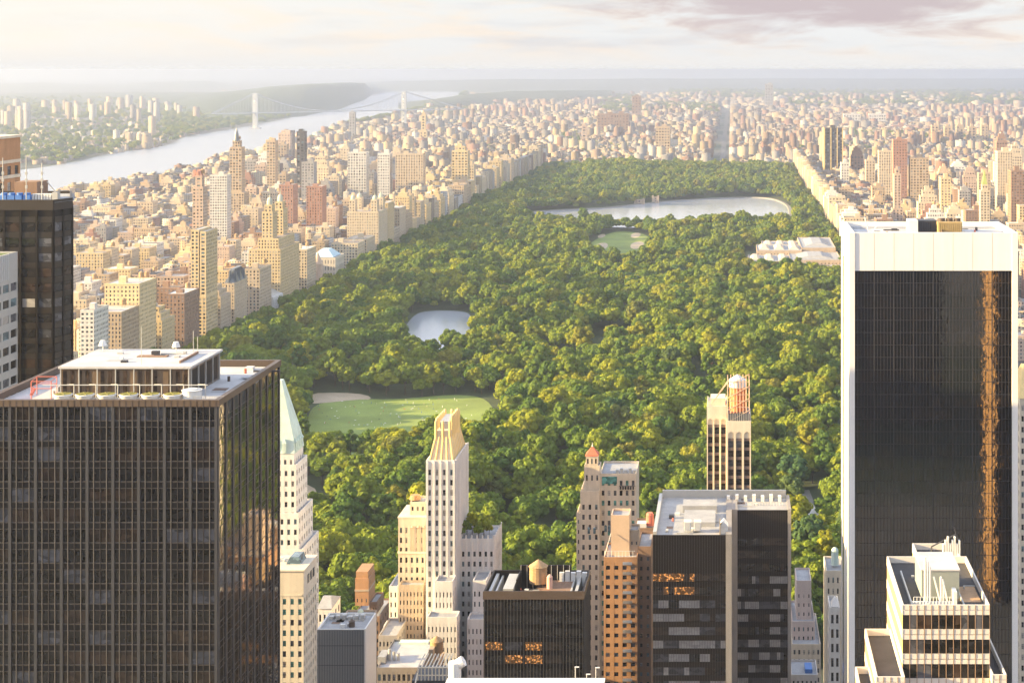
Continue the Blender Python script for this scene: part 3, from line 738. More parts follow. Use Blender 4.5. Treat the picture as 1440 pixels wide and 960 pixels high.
for px_, hh in ((4,12),(37,12.5),(59,10.5)):
    b = MB(); x = PX(px_,484); b.bar((x,484,ZT-.7),(x,484,ZT+hh),.13); 
    for z in (3,5,7): b.box(x-.3,x+.3,483.8,484.2,ZT+z,ZT+z+.9)
    t.part('mast', b, 'light_metal')
b = MB(); x = PX(79,486); b.box(x-.8,x+.8,485,487,ZT-.7,ZT+1.8); b.bar((x,486,ZT+1.6),(PX(68,486),485,ZT+5),.15); t.part('window_crane', b, 'light_metal')
b = MB()
for i in range(8): b.box(PX(46+4*i,487),PX(49+4*i,487),486.5,489,ZT-.7,ZT+1.2)
t.part('white_panel', b, 'white_paint'); 
# ---- brown brick tower behind it
t = Tower('brick_tower', 'orange brown brick tower with pale stone bands at the west edge of the view', 'building', (-270,560))
xr = PX(20,585); t.vol('wall', -320, xr, 560, 590, 0, PZ(197,560), 'orange_brick', nb=(14,5), fl=5.6, wf=.5, hf=.6, mix='std', zg=180, top=9); claim(-320,xr,560,590)
b = MB(); 
for yb in (232,254): z = PZ(yb,560); b.box(-320.2,xr+.2,559.8,590.2,z-.6,z+.5)
b.box(-320.5,xr+.5,559.5,590.5,PZ(198,560),PZ(196,560)+.4); t.part('cornice', b, 'cream'); t.finish()
# ---- white ribbed building below it
t = Tower('ribbed_building', 'white ribbed office building in front of the dark chamfered tower', 'building', (-215,440), simple=True, frame='white_paint')
xr = PX(20.5,468); zt = PZ(371,440)
t.vol('wall', -230, xr, 440, 470, 0, zt, 'light_metal', nb=(12,6), fl=4.4, wf=.8, hf=.52, mix='std', zg=140, top=7.5, par=.6); claim(-230,xr,440,470)
b = MB(); z0 = zt-7.3
for i in range(52): x = xr-.3-.9*i; b.box(x-.12,x+.12,439.6,439.98,z0,zt+.1)
for i in range(20): y = 440.6+1.2*i; b.box(xr+.02,xr+.35,y-.12,y+.12,z0,zt+.1)
t.part('rib', b, 'white_paint'); 
b = MB(); b.box(-229,xr-1.2,441.5,468,zt-.4,zt-.2); t.part('roof_garden', b, mat('sedum', (.10,.14,.05), .9, noise=.3)); t.finish()
# ---- 3. white tower with the steep green roof
D0 = 730.0; x0, x1 = PX(352,D0), PX(410,D0); ze = PZ(612,D0)
claim(x0-8,x1+8,D0,D0+36)
t = Tower('copper_roofed_tower', 'white brick tower with steep pale green copper roof', 'building', ((x0+x1)/2,D0))
t.vol('shaft', x0, x1, D0+4, D0+20, 100, ze-9, 'white_stone', nb=(7,5), fl=4.6, wf=.42, hf=.5)
t.vol('middle', x0-1.2, x1+1.3, D0+2.5, D0+22, 90, PZ(655,D0), 'white_stone', nb=(7,5), fl=4.6, wf=.42, hf=.5)
t.vol('lower_setback', x0-2.6, x1+2.8, D0+1.2, D0+26, 60, PZ(722,D0), 'white_stone', nb=(8,6), fl=4.6, wf=.42, hf=.5)
t.vol('base', x0-5, x1+4.5, D0, D0+30, 0, PZ(772,D0), 'white_stone', nb=(8,7), fl=4.6, wf=.42, hf=.5)
b = MB(); b.frus((x0-.3,x1+.3,D0+3.7,D0+20.3),(x0+.6,x1-.6,D0+5,D0+19),ze-9,ze-2); b.frus((x0+.6,x1-.6,D0+5,D0+19),((x0+x1)/2-1.5,(x0+x1)/2+2.0,D0+10,D0+14),ze-2,PZ(541,D0)); t.part('copper_roof', b, 'copper')
for k_ in range(4):
    y = D0+6.5+3.5*k_; b = MB(); b.box(x1-2.4,x1+.6,y-.7,y+.7,ze-9,ze-4.5); b.frus((x1-2.6,x1+.8,y-.9,y+.9),(x1-2.6,x1+.0,y-.05,y+.05),ze-4.5,ze-2.6); t.part('dormer', b, 'copper')
for xx in (x0+4,x0+9,x0+14):
    b = MB(); b.box(xx-.8,xx+.8,D0+3.4,D0+7,ze-8.5,ze-4.5); b.frus((xx-1,xx+1,D0+3.2,D0+7),(xx-.05,xx+.05,D0+4,D0+7),ze-4.5,ze-2.6); t.part('dormer', b, 'copper')
t.finish()
# ---- 4. cream building
D0 = 560.0; x0, x1 = PX(340,D0), PX(427,D0); zt = PZ(803,D0)
claim(x0,x1,D0,D0+17)
t = Tower('cream_building', 'cream stone hotel with paired windows beside the huge bronze tower', 'building', ((x0+x1)/2,D0))
t.vol('wall', x0, x1, D0, D0+17.5, 0, zt, 'cream', nb=(8,6), fl=3.55, wf=.45, hf=.55, mix='teal', top=8.5, par=1.2)
b = MB(); b.box(x0-.3,x1+.3,D0-.3,D0+17.8,zt,zt+.5); b.box(x0+8,x1-.6,D0-.12,D0-.004,zt-8.4,zt-7.9); t.part('cornice', b, 'cream')
b = MB(); b.frus((x1-8.5,x1-2,D0+6,D0+14),(x1-6.5,x1-3.5,D0+7,D0+13.5),zt-1,zt+2.8); t.part('skylight', b, 'g_blue')
b = MB()
for i in range(5): b.box(x1-14+i*1.1,x1-13.3+i*1.1,D0+9+i%2*2,D0+10.4+i%2*2,zt-1,zt+1.4)
t.part('air_unit', b, 'white_paint')
for i in range(3): b = MB(); y = D0+5+i*3.5; b.box(x1-.1,x1+.12,y,y+2.2,zt-5.6,zt-2.6); t.part('balcony_opening', b, 'g_dark')
t.finish()
# ---- 5. slate box
D0 = 600.0; x0, x1 = PX(446,D0), PX(514,D0); zt = PZ(884,D0)
claim(x0,x1,D0,D0+18)
t = Tower('slate_block', 'flat slate grey glass block with white east wall and rooftop plant', 'building', ((x0+x1)/2,D0), simple=True)
b = MB(); b.box(x0,x1,D0,D0+18,0,zt-1); t.part('wall', b, 'white_paint')
b = MB(); b.box(x0+.1,x1-.5,D0-.25,D0-.01,0,zt-.2); 
sl = t.part('glass_front', b, 'grey_panel')
b = MB()
for i in range(1,19): u = x0+i*(x1-x0)/19; b.box(u-.06,u+.06,D0-.33,D0-.255,60,zt-.3)
for i in range(9): z = zt-6-7.1*i; b.box(x0+.1,x1-.5,D0-.36,D0-.257,z,z+.16)
t.part('joint', b, 'grey_metal')
b = MB(); b.box(x0,x1,D0,D0+.5,zt-1,zt); b.box(x0,x1,D0+17.5,D0+18,zt-1,zt); b.box(x0,x0+.5,D0+.5,D0+17.5,zt-1,zt-.004); b.box(x1-.5,x1,D0+.5,D0+17.5,zt-1,zt-.004); t.part('parapet', b, 'white_paint')
b = MB(); b.box(x0+.5,x1-.5,D0+.5,D0+17.5,zt-.99,zt-.8); t.part('roof', b, 'grey_roof')
b = MB()
for i in range(6): b.box(x0+1.5+2.3*i,x0+3+2.3*i,D0+12,D0+14,zt-.8,zt+.5+.3*(i%3))
t.part('air_unit', b, 'blue_paint' if False else 'light_metal'); b = MB(); b.cyl(x0+11.5,D0+5,zt-.8,zt+1.2,1.1,1.1,14); b.cyl(x0+11.5,D0+5,zt+1.2,zt+2,1.2,.1,14); t.part('water_tank', b, 'bronze_top'); clutter(t, x0+2, x1-3, D0+2, D0+16, zt-.8, 10, 6); t.finish()
# ---- 6. deco tower with gilded crown
D0 = 700.0
t = Tower('gilded_crown_tower', 'slim white deco tower with ribbed gilded crown', 'building', (PX(622,D0),D0))
xs0, xs1 = PX(599,D0), PX(640,D0); DB = D0+33; zt = PZ(647,D0)
claim(PX(598,D0),PX(697,D0),D0-14,D0+36)
t.vol('shaft', xs0, xs1, D0, DB, 0, zt, 'white_stone', nb=(4,9), fl=4.3, wf=.36, hf=.55, rec=.5, top=3.0)
rib = MB()
def ribs(x0_, x1_, y_, n_, z0_, z1_, w=.45, o=.5, cap=True):
    for i in range(n_+1):
        u = x0_+(x1_-x0_)*i/n_; rib.box(u-w,u+w,y_-o,y_-.012 if o else y_,z0_,z1_)
        if cap: rib.frus((u-w,u+w,y_-o,y_-.012),(u-w*.3,u+w*.3,y_-o*.5,y_-.02),z1_,z1_+1)
ribs(xs0+.5, xs1-.5, D0, 4, 60, zt-1.2)
for i in range(10):
    y = D0+.5+i*(DB-D0-1)/9; rib.box(xs1+.014,xs1+.5,y-.4,y+.4,60,zt+.2)
t.part('rib', rib, 'white_stone')
# crown: sloped base then drum with finials
cr = MB(); a0 = (xs0+1.0,xs1-1.0,D0+1.2,DB-1.5); a1 = (xs0+3.0,xs1-2.6,D0+4.5,DB-6)
zc0, zc1 = PZ(640,D0), PZ(620,D0+2); cr.frus(a0,a1,zt-1,zc1+1)
zc2 = PZ(606,D0+4)
cr.box(a1[0]+.2,a1[1]-.2,a1[2]+.2,a1[3]-.2,zc1+1,zc2); t.part('crown', cr, mat('crown_stone', (.66,.56,.40), .7, noise=.08))
fin = MB()
def finial(x,y,z0,z1,r=.55):
    fin.cyl(x,y,z0,z1,r,r,8); fin.dome(x,y,z1,r,r*2.0,8,3)
nxf, nyf = 3, 6
for i in range(nxf):
    fx = a1[0]+.4+(a1[1]-a1[0]-.8)*i/(nxf-1)
    finial(fx, a1[2], zc1-1, PZ(592,D0+4)-.8); finial(fx, a1[3], zc1, PZ(577,a1[3])-.6, .7)
for j in range(1,nyf):
    fy = a1[2]+(a1[3]-a1[2])*j/nyf; ztf = PZ(590-14*j/nyf, fy)
    finial(a1[1]-.2, fy, zc1-1, ztf, .75); finial(a1[0]+.2, fy, zc1-1, ztf-1, .7)
for i in range(5):
    u = xs0+1.2+(xs1-xs0-2.4)*i/4; u2 = a1[0]+.3+(a1[1]-a1[0]-.6)*i/4
    fin.bar((u,D0+1.0,zt-1),(u2,a1[2]-.1,zc1+1.2),.42,6)
for j in range(9):
    v = D0+1.6+(DB-D0-3.4)*j/8; v2 = a1[2]+(a1[3]-a1[2])*j/8; fin.bar((xs1-.9,v,zt-.8),(a1[1]-.1,v2,zc1+1.2),.42,6)
t.part('finial', fin, 'gold_stone')
b = MB(); b.box(a1[0]+1.5,a1[1]-1.6,a1[2]+4,a1[3]-5,zc2,zc2+2.5); b.box(a1[0]+1.2,a1[1]-1.3,a1[2]+5,a1[3]-2,zc2+2.5,zc2+3.0); t.part('crown_deck', b, 'light_metal')
# wings and setbacks
xw1 = PX(695,712)
t.vol('wing', xs1-2.2, xw1, 712, 733, 0, PZ(757,712), 'white_stone', nb=(7,6), fl=4.3, wf=.42, hf=.5, top=4.5)
b = MB()
for i in range(8): u = xs1-1.9+(xw1-xs1+1.6)*i/7; b.box(u-.3,u+.3,711.6,711.985,45,PZ(752,712)); 
for i in range(6): v = 712.6+i*4; b.box(xw1+.02,xw1+.4,v-.35,v+.35,45,PZ(752,712))
t.part('pinnacle', b, 'white_stone')
t.vol('setback', PX(612,692), PX(637,692), 691, 700-.02, 20, PZ(817,691), 'white_stone', nb=(5,2), fl=4.3, wf=.34, hf=.5, top=3.5)
t.vol('upper_setback', PX(664,696), PX(683,696), 697, 711.9, 20, PZ(817,696), 'white_stone', nb=(3,4), fl=4.3, wf=.34, hf=.5, top=3.5)
t.vol('lower_front', PX(601,684), PX(643,684), 683, 690.95, 0, PZ(866,684), 'white_stone', nb=(8,2), fl=4.3, wf=.34, hf=.5, top=3)
t.vol('lower_wing', PX(657,688), PX(684,688), 688, 696.95, 0, PZ(870,688), 'white_stone', nb=(5,2), fl=4.3, wf=.34, hf=.5, top=3)
t.finish()
GARDENS = [(PX(650+6*i, 718), 716+3*(i%4), PZ(757,712)-1.0, .22+.08*((i*7)%3)) for i in range(7)]+[(PX(618,694)+1.2*i, 694, PZ(817,691)-1, .13) for i in range(4)]+[(PX(668,700)+1.2*i, 700, PZ(817,696)-1, .15) for i in range(4)]
# ---- 7. tan building at its west
D0 = 716.0; x0, x1 = PX(560,D0), PX(599,D0)-.3
claim(x0,x1,D0,D0+30)
t = Tower('tan_apartment_house', 'tan stone apartment house attached west of the gilded crown tower', 'building', ((x0+x1)/2,D0))
t.vol('wall', x0, x1, D0, D0+20, 0, PZ(728,D0), 'tan_light', nb=(5,5), fl=4.3, wf=.42, hf=.55, top=3.2)
t.vol('penthouse', x0+4.5, x1-.5, D0+3, D0+14, PZ(730,D0), PZ(708,D0), 'tan_light', nb=(3,3), fl=3.4, wf=.4, hf=.5, top=1.2)
b = MB(); b.box(x0-.25,x1+.2,D0-.25,D0+20.2,PZ(778,D0),PZ(775,D0)); b.box(x0-.25,x1+.2,D0-.25,D0+20.2,PZ(728,D0),PZ(728,D0)+.5); b.box(x0+1.6,x1+.2,D0-.3,D0+20.2,PZ(900,D0),PZ(898,D0)); t.part('cornice', b, 'cream')
b = MB(); b.cyl((x0+x1)/2,D0+8,PZ(708,D0),PZ(702,D0),2.6,2.0,12); t.part('turret_roof', b, 'orange_brick')
for i in range(3):
    b = MB(); u = x0+6.2+i*2.5; b.box(u-.75,u+.75,D0-.16,D0-.02,PZ(776,D0),PZ(741,D0)); b.cyl(u,D0-.06,PZ(741,D0),PZ(741,D0)+.7,.75,.3,10); t.part('window_bay', b, 'tan')
t.vol('lower_front', x0+1.6, x1+.3, D0-7, D0-.4, 0, PZ(822,D0-7), 'tan', nb=(7,2), fl=3.6, wf=.36, hf=.52, top=2.2)
t.finish()
# ---- 8. white thin buildings + brown brick ones to the west
t = Tower('white_stepped_house', 'narrow white stepped house between brown brick tower and tan apartment house', 'building', (PX(553,735),735))
claim(PX(538,735),PX(560,735),720,760)
t.vol('wall', PX(547,735), PX(559,735), 735, 755, 0, PZ(824,735), 'white_stone', nb=(2,3), fl=4.4, wf=.35, hf=.5)
t.vol('lower', PX(539,727), PX(559,727)-.3, 727, 734.9, 0, PZ(880,727), 'white_stone', nb=(4,2), fl=4.2, wf=.4, hf=.5); t.finish()
t = Tower('brown_brick_tower', 'brown brick water tower house with square chimney top', 'building', (PX(512,790),790))
claim(PX(497,790),PX(530,790),780,820)
t.vol('wall', PX(496,788), PX(534,788), 788, 815, 0, PZ(866,788), 'brown', nb=(6,5), fl=4, wf=.35, hf=.45)
t.vol('tower', PX(500,790), PX(519,790), 789, 803, 60, PZ(812,790), 'orange_brick', nb=(3,4), fl=5, wf=.25, hf=.35, top=8); 
b = MB(); b.box(PX(499.5,790),PX(519.5,790),788.7,803.3,PZ(830,790),PZ(829,790)+.5); t.part('string_course', b, 'tan')
t.vol('annex', PX(519,792)+.3, PX(531,792), 791, 806, 40, PZ(845,792), 'brown', nb=(3,3), fl=4, wf=.3, hf=.45); t.finish()
t = Tower('domed_kiosk_house', 'low brick house with small green cupola by the slate grey block', 'building', (PX(502,760),760))
t.vol('wall', PX(478,750), PX(520,750), 745, 765, 0, PZ(872,750), 'tan', nb=(7,4), fl=4, wf=.35, hf=.5); claim(PX(478,750),PX(520,750),745,765)
b = MB(); x = PX(507,752); b.cyl(x,752,PZ(872,750),PZ(863,750),1.5,1.3,10); b.dome(x,752,PZ(863,750),1.5,1.8,10,4); b.cyl(x,752,PZ(863,750)+1.8,PZ(863,750)+3.2,.1,.02,6); t.part('cupola', b, 'copper'); t.finish()
t = Tower('grey_gabled_house', 'grey house with arched openings behind the cream hotel', 'building', (PX(455,640),640))
t.vol('wall', PX(447,700), PX(466,700), 700, 716, 0, PZ(855,700), 'white_stone', nb=(3,3), fl=5, wf=.45, hf=.6, mix='dark'); claim(PX(440,700),PX(470,700),700,716)
b = MB(); b.frus((PX(446,700),PX(467,700),699.5,716.5),(PX(448,700),PX(460,700),707,709),PZ(855,700),PZ(846,700)); t.part('hipped_roof', b, 'grey_roof'); t.finish()
# ---- 9. dark bronze box with wooden tank
D0 = 560.0; x0, x1 = PX(680,D0), PX(821,D0); ZT = PZ(831,D0); DE = D0+24
claim(x0,x1,D0,DE)
t = Tower('bronze_office_block', 'dark bronze office block with round wooden water tank on its roof', 'building', ((x0+x1)/2,D0), simple=True, frame='bronze')
t.vol('wall', x0, x1, D0, DE, 0, ZT, 'bronze', nb=(5,4), fl=4.5, wf=.86, hf=.66, mix='bronze', top=2.9, par=5.5, roof='brown_roof', lit=0.0, rec=.6)
t.wins = [(c,w,h,f, 'g_lit' if (c[0] < x0+22 and PZ(905,D0) > c[2] > PZ(938,D0) and f == '-y' and i % 3) else k_) for i,(c,w,h,f,k_) in enumerate(t.wins)]
b = MB(); b.box(x0-.2,x1+.2,D0-.2,D0-.016,ZT-2.7,ZT+.1); b.box(x1+.016,x1+.2,D0-.19,DE+.2,ZT-2.7,ZT+.1); t.part('fascia', b, 'bronze_top')
b = MB()
for i in range(5*6+1): u = x0+.3+i*(x1-x0-.6)/30; b.box(u-.07,u+.07,D0-.3,D0-.02,80,ZT-2.7)
for i in range(20): v = D0+.5+i*1.2; b.box(x1+.02,x1+.3,v-.07,v+.07,80,ZT-2.7)
t.part('mullion', b, mat('thin_bar', (.12,.11,.10), .4, metal=.4))
zr = ZT-5.4
for a_, c_, h_ in ((x0+1.2,x0+2.2,-.9),(x0+3.2,x0+3.8,-1.6),(x1-3.4,x1-2.4,-.9),(x1-5.2,x1-4.6,-1.6)): b = MB(); b.box(a_,c_,D0+3,DE-1,zr,ZT+h_); t.part('duct', b, 'light_metal')
b = MB(); b.box(x0+10,x1-6,DE-5,DE-4.5,zr,ZT+3.2); b.box(x0+10,x0+10.5,D0+8,DE-5,zr,ZT+1.5); 
t.part('screen_wall', b, 'bronze')
b = MB()
for i in range(9): 
    u = x0+10.3+i*(x1-x0-17)/8; b.box(u-.1,u+.1,DE-5.2,DE-5.01,zr,ZT+3.2)
t.part('screen_post', b, 'light_metal')
b = MB(); b.box(x0+6,x0+9.5,D0+4,DE-3,zr,ZT-.4); t.part('air_unit', b, 'light_metal')
b = MB(); b.box(x0+17,x0+29,D0+6,D0+18,zr,ZT-1.8); t.part('bulkhead', b, 'brown')
b = tank(PX(757,D0+12), D0+12, ZT-1.8, 3.1, 5.6, 1.2); t.part('water_tank', b, 'tank_wood')
b = MB(); b.cyl(PX(773,D0+9),D0+9,ZT-1.8,ZT+2.2,1.0,1.0,12); b.cyl(PX(773,D0+9),D0+9,ZT+2.2,ZT+3,1.0,.3,12); t.part('vent', b, mat('pink_vent', (.62,.38,.30), .6))
for i in range(5): b = MB(); u = PX(790+8*i,D0+17); b.box(u-.8,u+.8,D0+16.5,D0+18,zr+2,ZT+1.2+.5*(i%2)); t.part('air_unit', b, 'white_paint')
clutter(t, x0+11, x1-8, D0+4, D0+19, ZT-1.8, 8, 7, .7)
t.finish()
clutter(FOOTT, 0,0,0,0,0,0,0) if False else None
# ---- 10. tan tower with red turret roof
D0 = 740.0
t = Tower('red_turret_tower', 'tan brick tower with small red tiled turret roof', 'building', (PX(852,D0),D0))
claim(PX(808,D0),PX(897,D0),D0-2,D0+30)
xa, xb, xc = PX(816,D0), PX(843,D0), PX(894,D0)
t.vol('shaft', xa, xb, D0, D0+20, 0, PZ(690,D0), 'tan_light', nb=(3,5), fl=4.5, wf=.38, hf=.5, top=5, col=None)
t.vol('wing', xb+.02, xc, D0+3, D0+27, 0, PZ(668,D0), 'tan_light', nb=(6,6), fl=4.5, wf=.45, hf=.5, mix='teal', top=2)
t.vol('turret', PX(821,D0), PX(843,D0), D0+2, D0+10, PZ(692,D0), PZ(656,D0), 'tan_light', nb=(3,3), fl=5, wf=.35, hf=.5, top=3)
t.vol('belfry', PX(823,D0), PX(840,D0), D0+3, D0+9, PZ(657,D0), PZ(643,D0), 'tan_light', nb=(3,3), fl=3.2, wf=.4, hf=.7, top=.8)
b = MB(); xm = PX(831.5,D0); b.frus((PX(822,D0),PX(841,D0),D0+2.6,D0+9.4),(xm-.3,xm+.3,D0+5.8,D0+6.2),PZ(643,D0),PZ(632,D0)); t.part('turret_roof', b, 'red_tile')
b = MB(); b.cyl(xm,D0+6,PZ(632,D0),PZ(626,D0),.35,.05,8); t.part('finial', b, 'white_paint')
t.vol('lower_shaft', PX(810,D0-1), xa-.02, D0+1, D0+18, 0, PZ(722,D0), 'tan_light', nb=(1,5), fl=4.5, wf=.3, hf=.4)
b = MB()
for i in range(6): u = PX(872,D0)+i*1.15; b.box(u-.25,u+.25,D0+2.4,D0+2.96,PZ(690,D0),PZ(686,D0)); 
b.bar((PX(870,D0),D0+2.5,PZ(685,D0)),(PX(893,D0),D0+2.5,PZ(685,D0)),.12); t.part('terrace_rail', b, 'bronze')
for i in range(5): b = MB(); u = PX(868+6*i,D0+6); b.box(u-.7,u+.7,D0+6,D0+8,PZ(668,D0)-1,PZ(668,D0)+.9+.6*(i%2)); t.part('air_unit', b, 'light_metal')
b = MB(); b.box(PX(846,D0),PX(867,D0),D0+2.6,D0+2.98,PZ(682,D0),PZ(672,D0)); t.part('greenhouse_window', b, 'g_teal')
for u_, z_ in ((851,742),(856,742),(828,742),(836,742)):
    b = MB(); u = PX(u_,D0); yy = D0+2.85 if u_ > 843 else D0-.1; b.box(u-.55,u+.55,yy,yy+.08,PZ(z_+8,D0),PZ(z_,D0)); b.cyl(u,yy+.04,PZ(z_,D0),PZ(z_,D0)+.5,.55,.2,10); t.part('arched_window', b, 'g_blue')
t.finish()
# ---- 11. orange brick tower with balconies
D0 = 640.0
t = Tower('balcony_tower', 'orange brick apartment tower with stacked white balconies', 'building', (PX(880,D0),D0))
claim(PX(848,D0),PX(916,D0),D0-3,D0+30)
xa, xb, xc = PX(849,D0), PX(896,D0), PX(916,D0+6)
zt = PZ(783,D0)
t.vol('wall', xa, xb, D0, D0+20, 0, zt, 'orange_brick', nb=(4,4), fl=3.75, wf=.5, hf=.42, top=2.2)
t.vol('side_wing', xb+.02, xc, D0+5, D0+26, 0, PZ(768,D0+5), 'brown', nb=(2,6), fl=3.75, wf=.35, hf=.4, top=3)  # same brick in shade: the shade is put into the brown colour
t.vol('penthouse', PX(858,D0), PX(884,D0), D0+5, D0+15, zt-1, PZ(724,D0+5), mat('tan_render', (.58,.42,.30), .8, noise=.08), nb=(3,3), fl=4.2, wf=.0001, hf=.0001, top=15)
t.vol('penthouse_shoulder', PX(884,D0)+.02, PX(897,D0), D0+6, D0+15, zt-1, PZ(745,D0+6), 'tan', nb=(2,3), fl=4.2, wf=.3, hf=.3, top=3)
b = MB()
for i in range(9):
    b.bar((PX(850+5*i,D0),D0+.6,zt),(PX(850+5*i,D0),D0+.6,zt+2.2),.08)
b.bar((PX(850,D0),D0+.6,zt+2.2),(PX(893,D0),D0+.6,zt+2.2),.08); b.bar((PX(850,D0),D0+.6,zt),(PX(858,D0),D0+4.5,zt+8),.1); t.part('roof_railing', b, 'white_paint')
for i in range(14):
    z = PZ(792,D0)-3.75*i
    b = MB(); b.box(PX(876,D0),PX(889,D0),D0-1.4,D0-.02,z-.2,z); 
    f = t.part('balcony', b, 'light_metal')
    q = MB(); q.box(PX(876,D0),PX(889,D0),D0-1.42,D0-1.34,z+.01,z+1.0); t.part('balcony_front', q, 'tan_light' if i % 3 else 'white_paint', parent=f)
t.finish()
t = Tower('louvred_plant_house', 'low brown block with roof louvres and orange drum beside the striped twin office block', 'building', (PX(905,690),690))
t.vol('wall', PX(893,690), PX(918,690), 690, 705, 0, PZ(742,690), 'brown', nb=(4,4), fl=4, wf=.35, hf=.45); claim(PX(893,690),PX(918,690),690,705)
b = MB(); b.cyl(PX(914,694),694,PZ(742,690),PZ(727,690),1.6,1.6,14); b.cyl(PX(914,694),694,PZ(727,690),PZ(724,690),1.7,1.2,14); t.part('drum', b, 'rust')
b = MB(); b.box(PX(896,692),PX(909,692),691,696,PZ(742,690)-.5,PZ(737,690)); t.part('air_unit', b, 'white_paint'); t.finish()
# ---- 12. twin dark striped office block
D0 = 560.0
t = Tower('striped_office_block', 'twin dark office block with horizontal window bands and pale piers', 'building', (PX(1012,D0),D0), simple=True, frame='bronze')
xa, xb = PX(918,D0), PX(1029,D0); xc, xd, xe = PX(1029,D0)+.02, PX(1037,592), PX(1112.5,592)
claim(xa,xe,D0,D0+45)
zt1, zt2 = PZ(752,D0), PZ(717,592)
def banded(x0_,x1_,y_,zt_,blank,seed,nb_):
    rr = random.Random(seed); b = MB(); FLb = 4.55
    b.box(x0_,x1_,y_+.5,612,0,zt_-.8); b.box(x0_,x1_,y_,y_+.498,zt_-blank,zt_); b.box(x0_,x1_,y_,y_+.498,0,78)
    n = int((zt_-blank-80)/FLb)
    for j in range(n+1):
        z = zt_-blank-j*FLb; b.box(x0_,x1_,y_+.01,y_+.498,z-FLb,z-2.75)
        pale = (.92 if j % 3 == 2 else .62) if j > 1+seed%3 else .04; run = 'g_dark'
        for i in range(nb_):
            w = (x1_-x0_)/nb_; c = x0_+(i+.5)*w
            if i % 3 == 0 or rr.random() < .3: run = rr.choice(['g_blind2','g_blind2','g_grey']) if rr.random() < pale else rr.choice(['g_dark','g_brown'])
            k_ = run
            if j in (0,1) and i < 8 and seed == 3 and rr.random() < .7: k_ = 'g_lit'
            t.wins.append(((c,y_+.3,z-1.38), round(w-.04,3), 2.7, '-y', k_))
    m_ = MB(); 
    for i in range(nb_*2+1): u = x0_+.1+i*(x1_-x0_-.2)/(nb_*2); m_.box(u-.04,u+.04,y_-.06,y_+.28,80,zt_-.2)
    return b, m_
b1, m1 = banded(xa, xb-2.0, D0, zt1, 13, 3, 14); b2, m2 = banded(xd, xe-1.2, 592, zt2, 10, 4, 14)
t.part('wall', b1, 'bronze'); t.part('tall_wall', b2, 'bronze'); mb_ = mat('stripe_bar', (.08,.072,.072), .4, metal=.3); t.part('mullion', m1, mb_); t.part('mullion', m2, mb_)
b = MB(); b.box(xb-2.0,xb,D0-.4,612,0,zt1+.4); t.part('pier', b, 'pier_stone'); b = MB(); b.box(xb+.02,xd,591.5,612,0,zt2+.4); t.part('pier', b, 'pier_stone'); b = MB(); b.box(xe-1.2,xe,591.6,612,0,zt2+.4); t.part('pier', b, 'pier_stone')
b = MB(); b.box(xa,xb-2.02,D0+.5,611,zt1-.79,zt1-.5); b.box(xd,xe-1.2,592.5,611,zt2-.79,zt2-.5); t.part('roof', b, 'grey_roof')
b = MB(); b.box(xa+1.22,xe-1.22,611,612,zt1-.5,zt1+2.2); b.box(xa,xa+1.2,D0+1,612,zt1-.5,zt1+.9); t.part('parapet', b, 'light_metal')
b = MB(); b.box(PX(960,590),PX(1008,590),590,599,zt1-.5,zt1+2.0); t.part('penthouse', b, 'grey_roof')
b = MB(); b.box(PX(962,580),PX(1006,580),572,588,zt1-.5,zt1+1.1); t.part('plant_room', b, 'grey_roof')
for i in range(2):
    b = MB(); u = PX(962+14*i,566); b.box(u,u+2.4,564,567,zt1+.3,zt1+3.4); 
    for k_ in range(4): b.box(u+.2+.5*k_,u+.45+.5*k_,563.8,563.98,zt1+.6,zt1+3.2)
    t.part('cooling_unit', b, 'white_paint')
b = MB(); u = PX(1018,565); b.box(u-1.4,u+1.4,563,568,zt1-.5,zt1+2); b.frus((u-1.5,u+1.5,562.8,568.2),(u-.1,u+.1,562.8,568.2),zt1+2,zt1+3.6); t.part('gabled_hatch', b, 'white_paint')
b = MB(); b.box(PX(1012,565),PX(1013,565),562,566,zt1-.5,zt1+4); t.part('ladder', b, 'yellow_paint')
for i in range(7):
    b = MB(); u = PX(1022+12*i,606); b.box(u,u+1.2,605,607,zt2-.5,zt2+1.6+.4*(i%2)); t.part('air_unit', b, 'white_paint')
b = MB()
for i in range(14): u = PX(1048+4*i,600); b.bar((u,600,zt2-.5),(u,600,zt2+.9),.06)
b.bar((PX(1048,600),600,zt2+.9),(PX(1100,600),600,zt2+.9),.06); t.part('railing', b, 'light_metal')
clutter(t, xa+2, xb-5, D0+3, 588, zt1-.5, 14, 8); clutter(t, xb, xe-4, 595, 609, zt2-.5, 10, 9, .8)
t.finish()
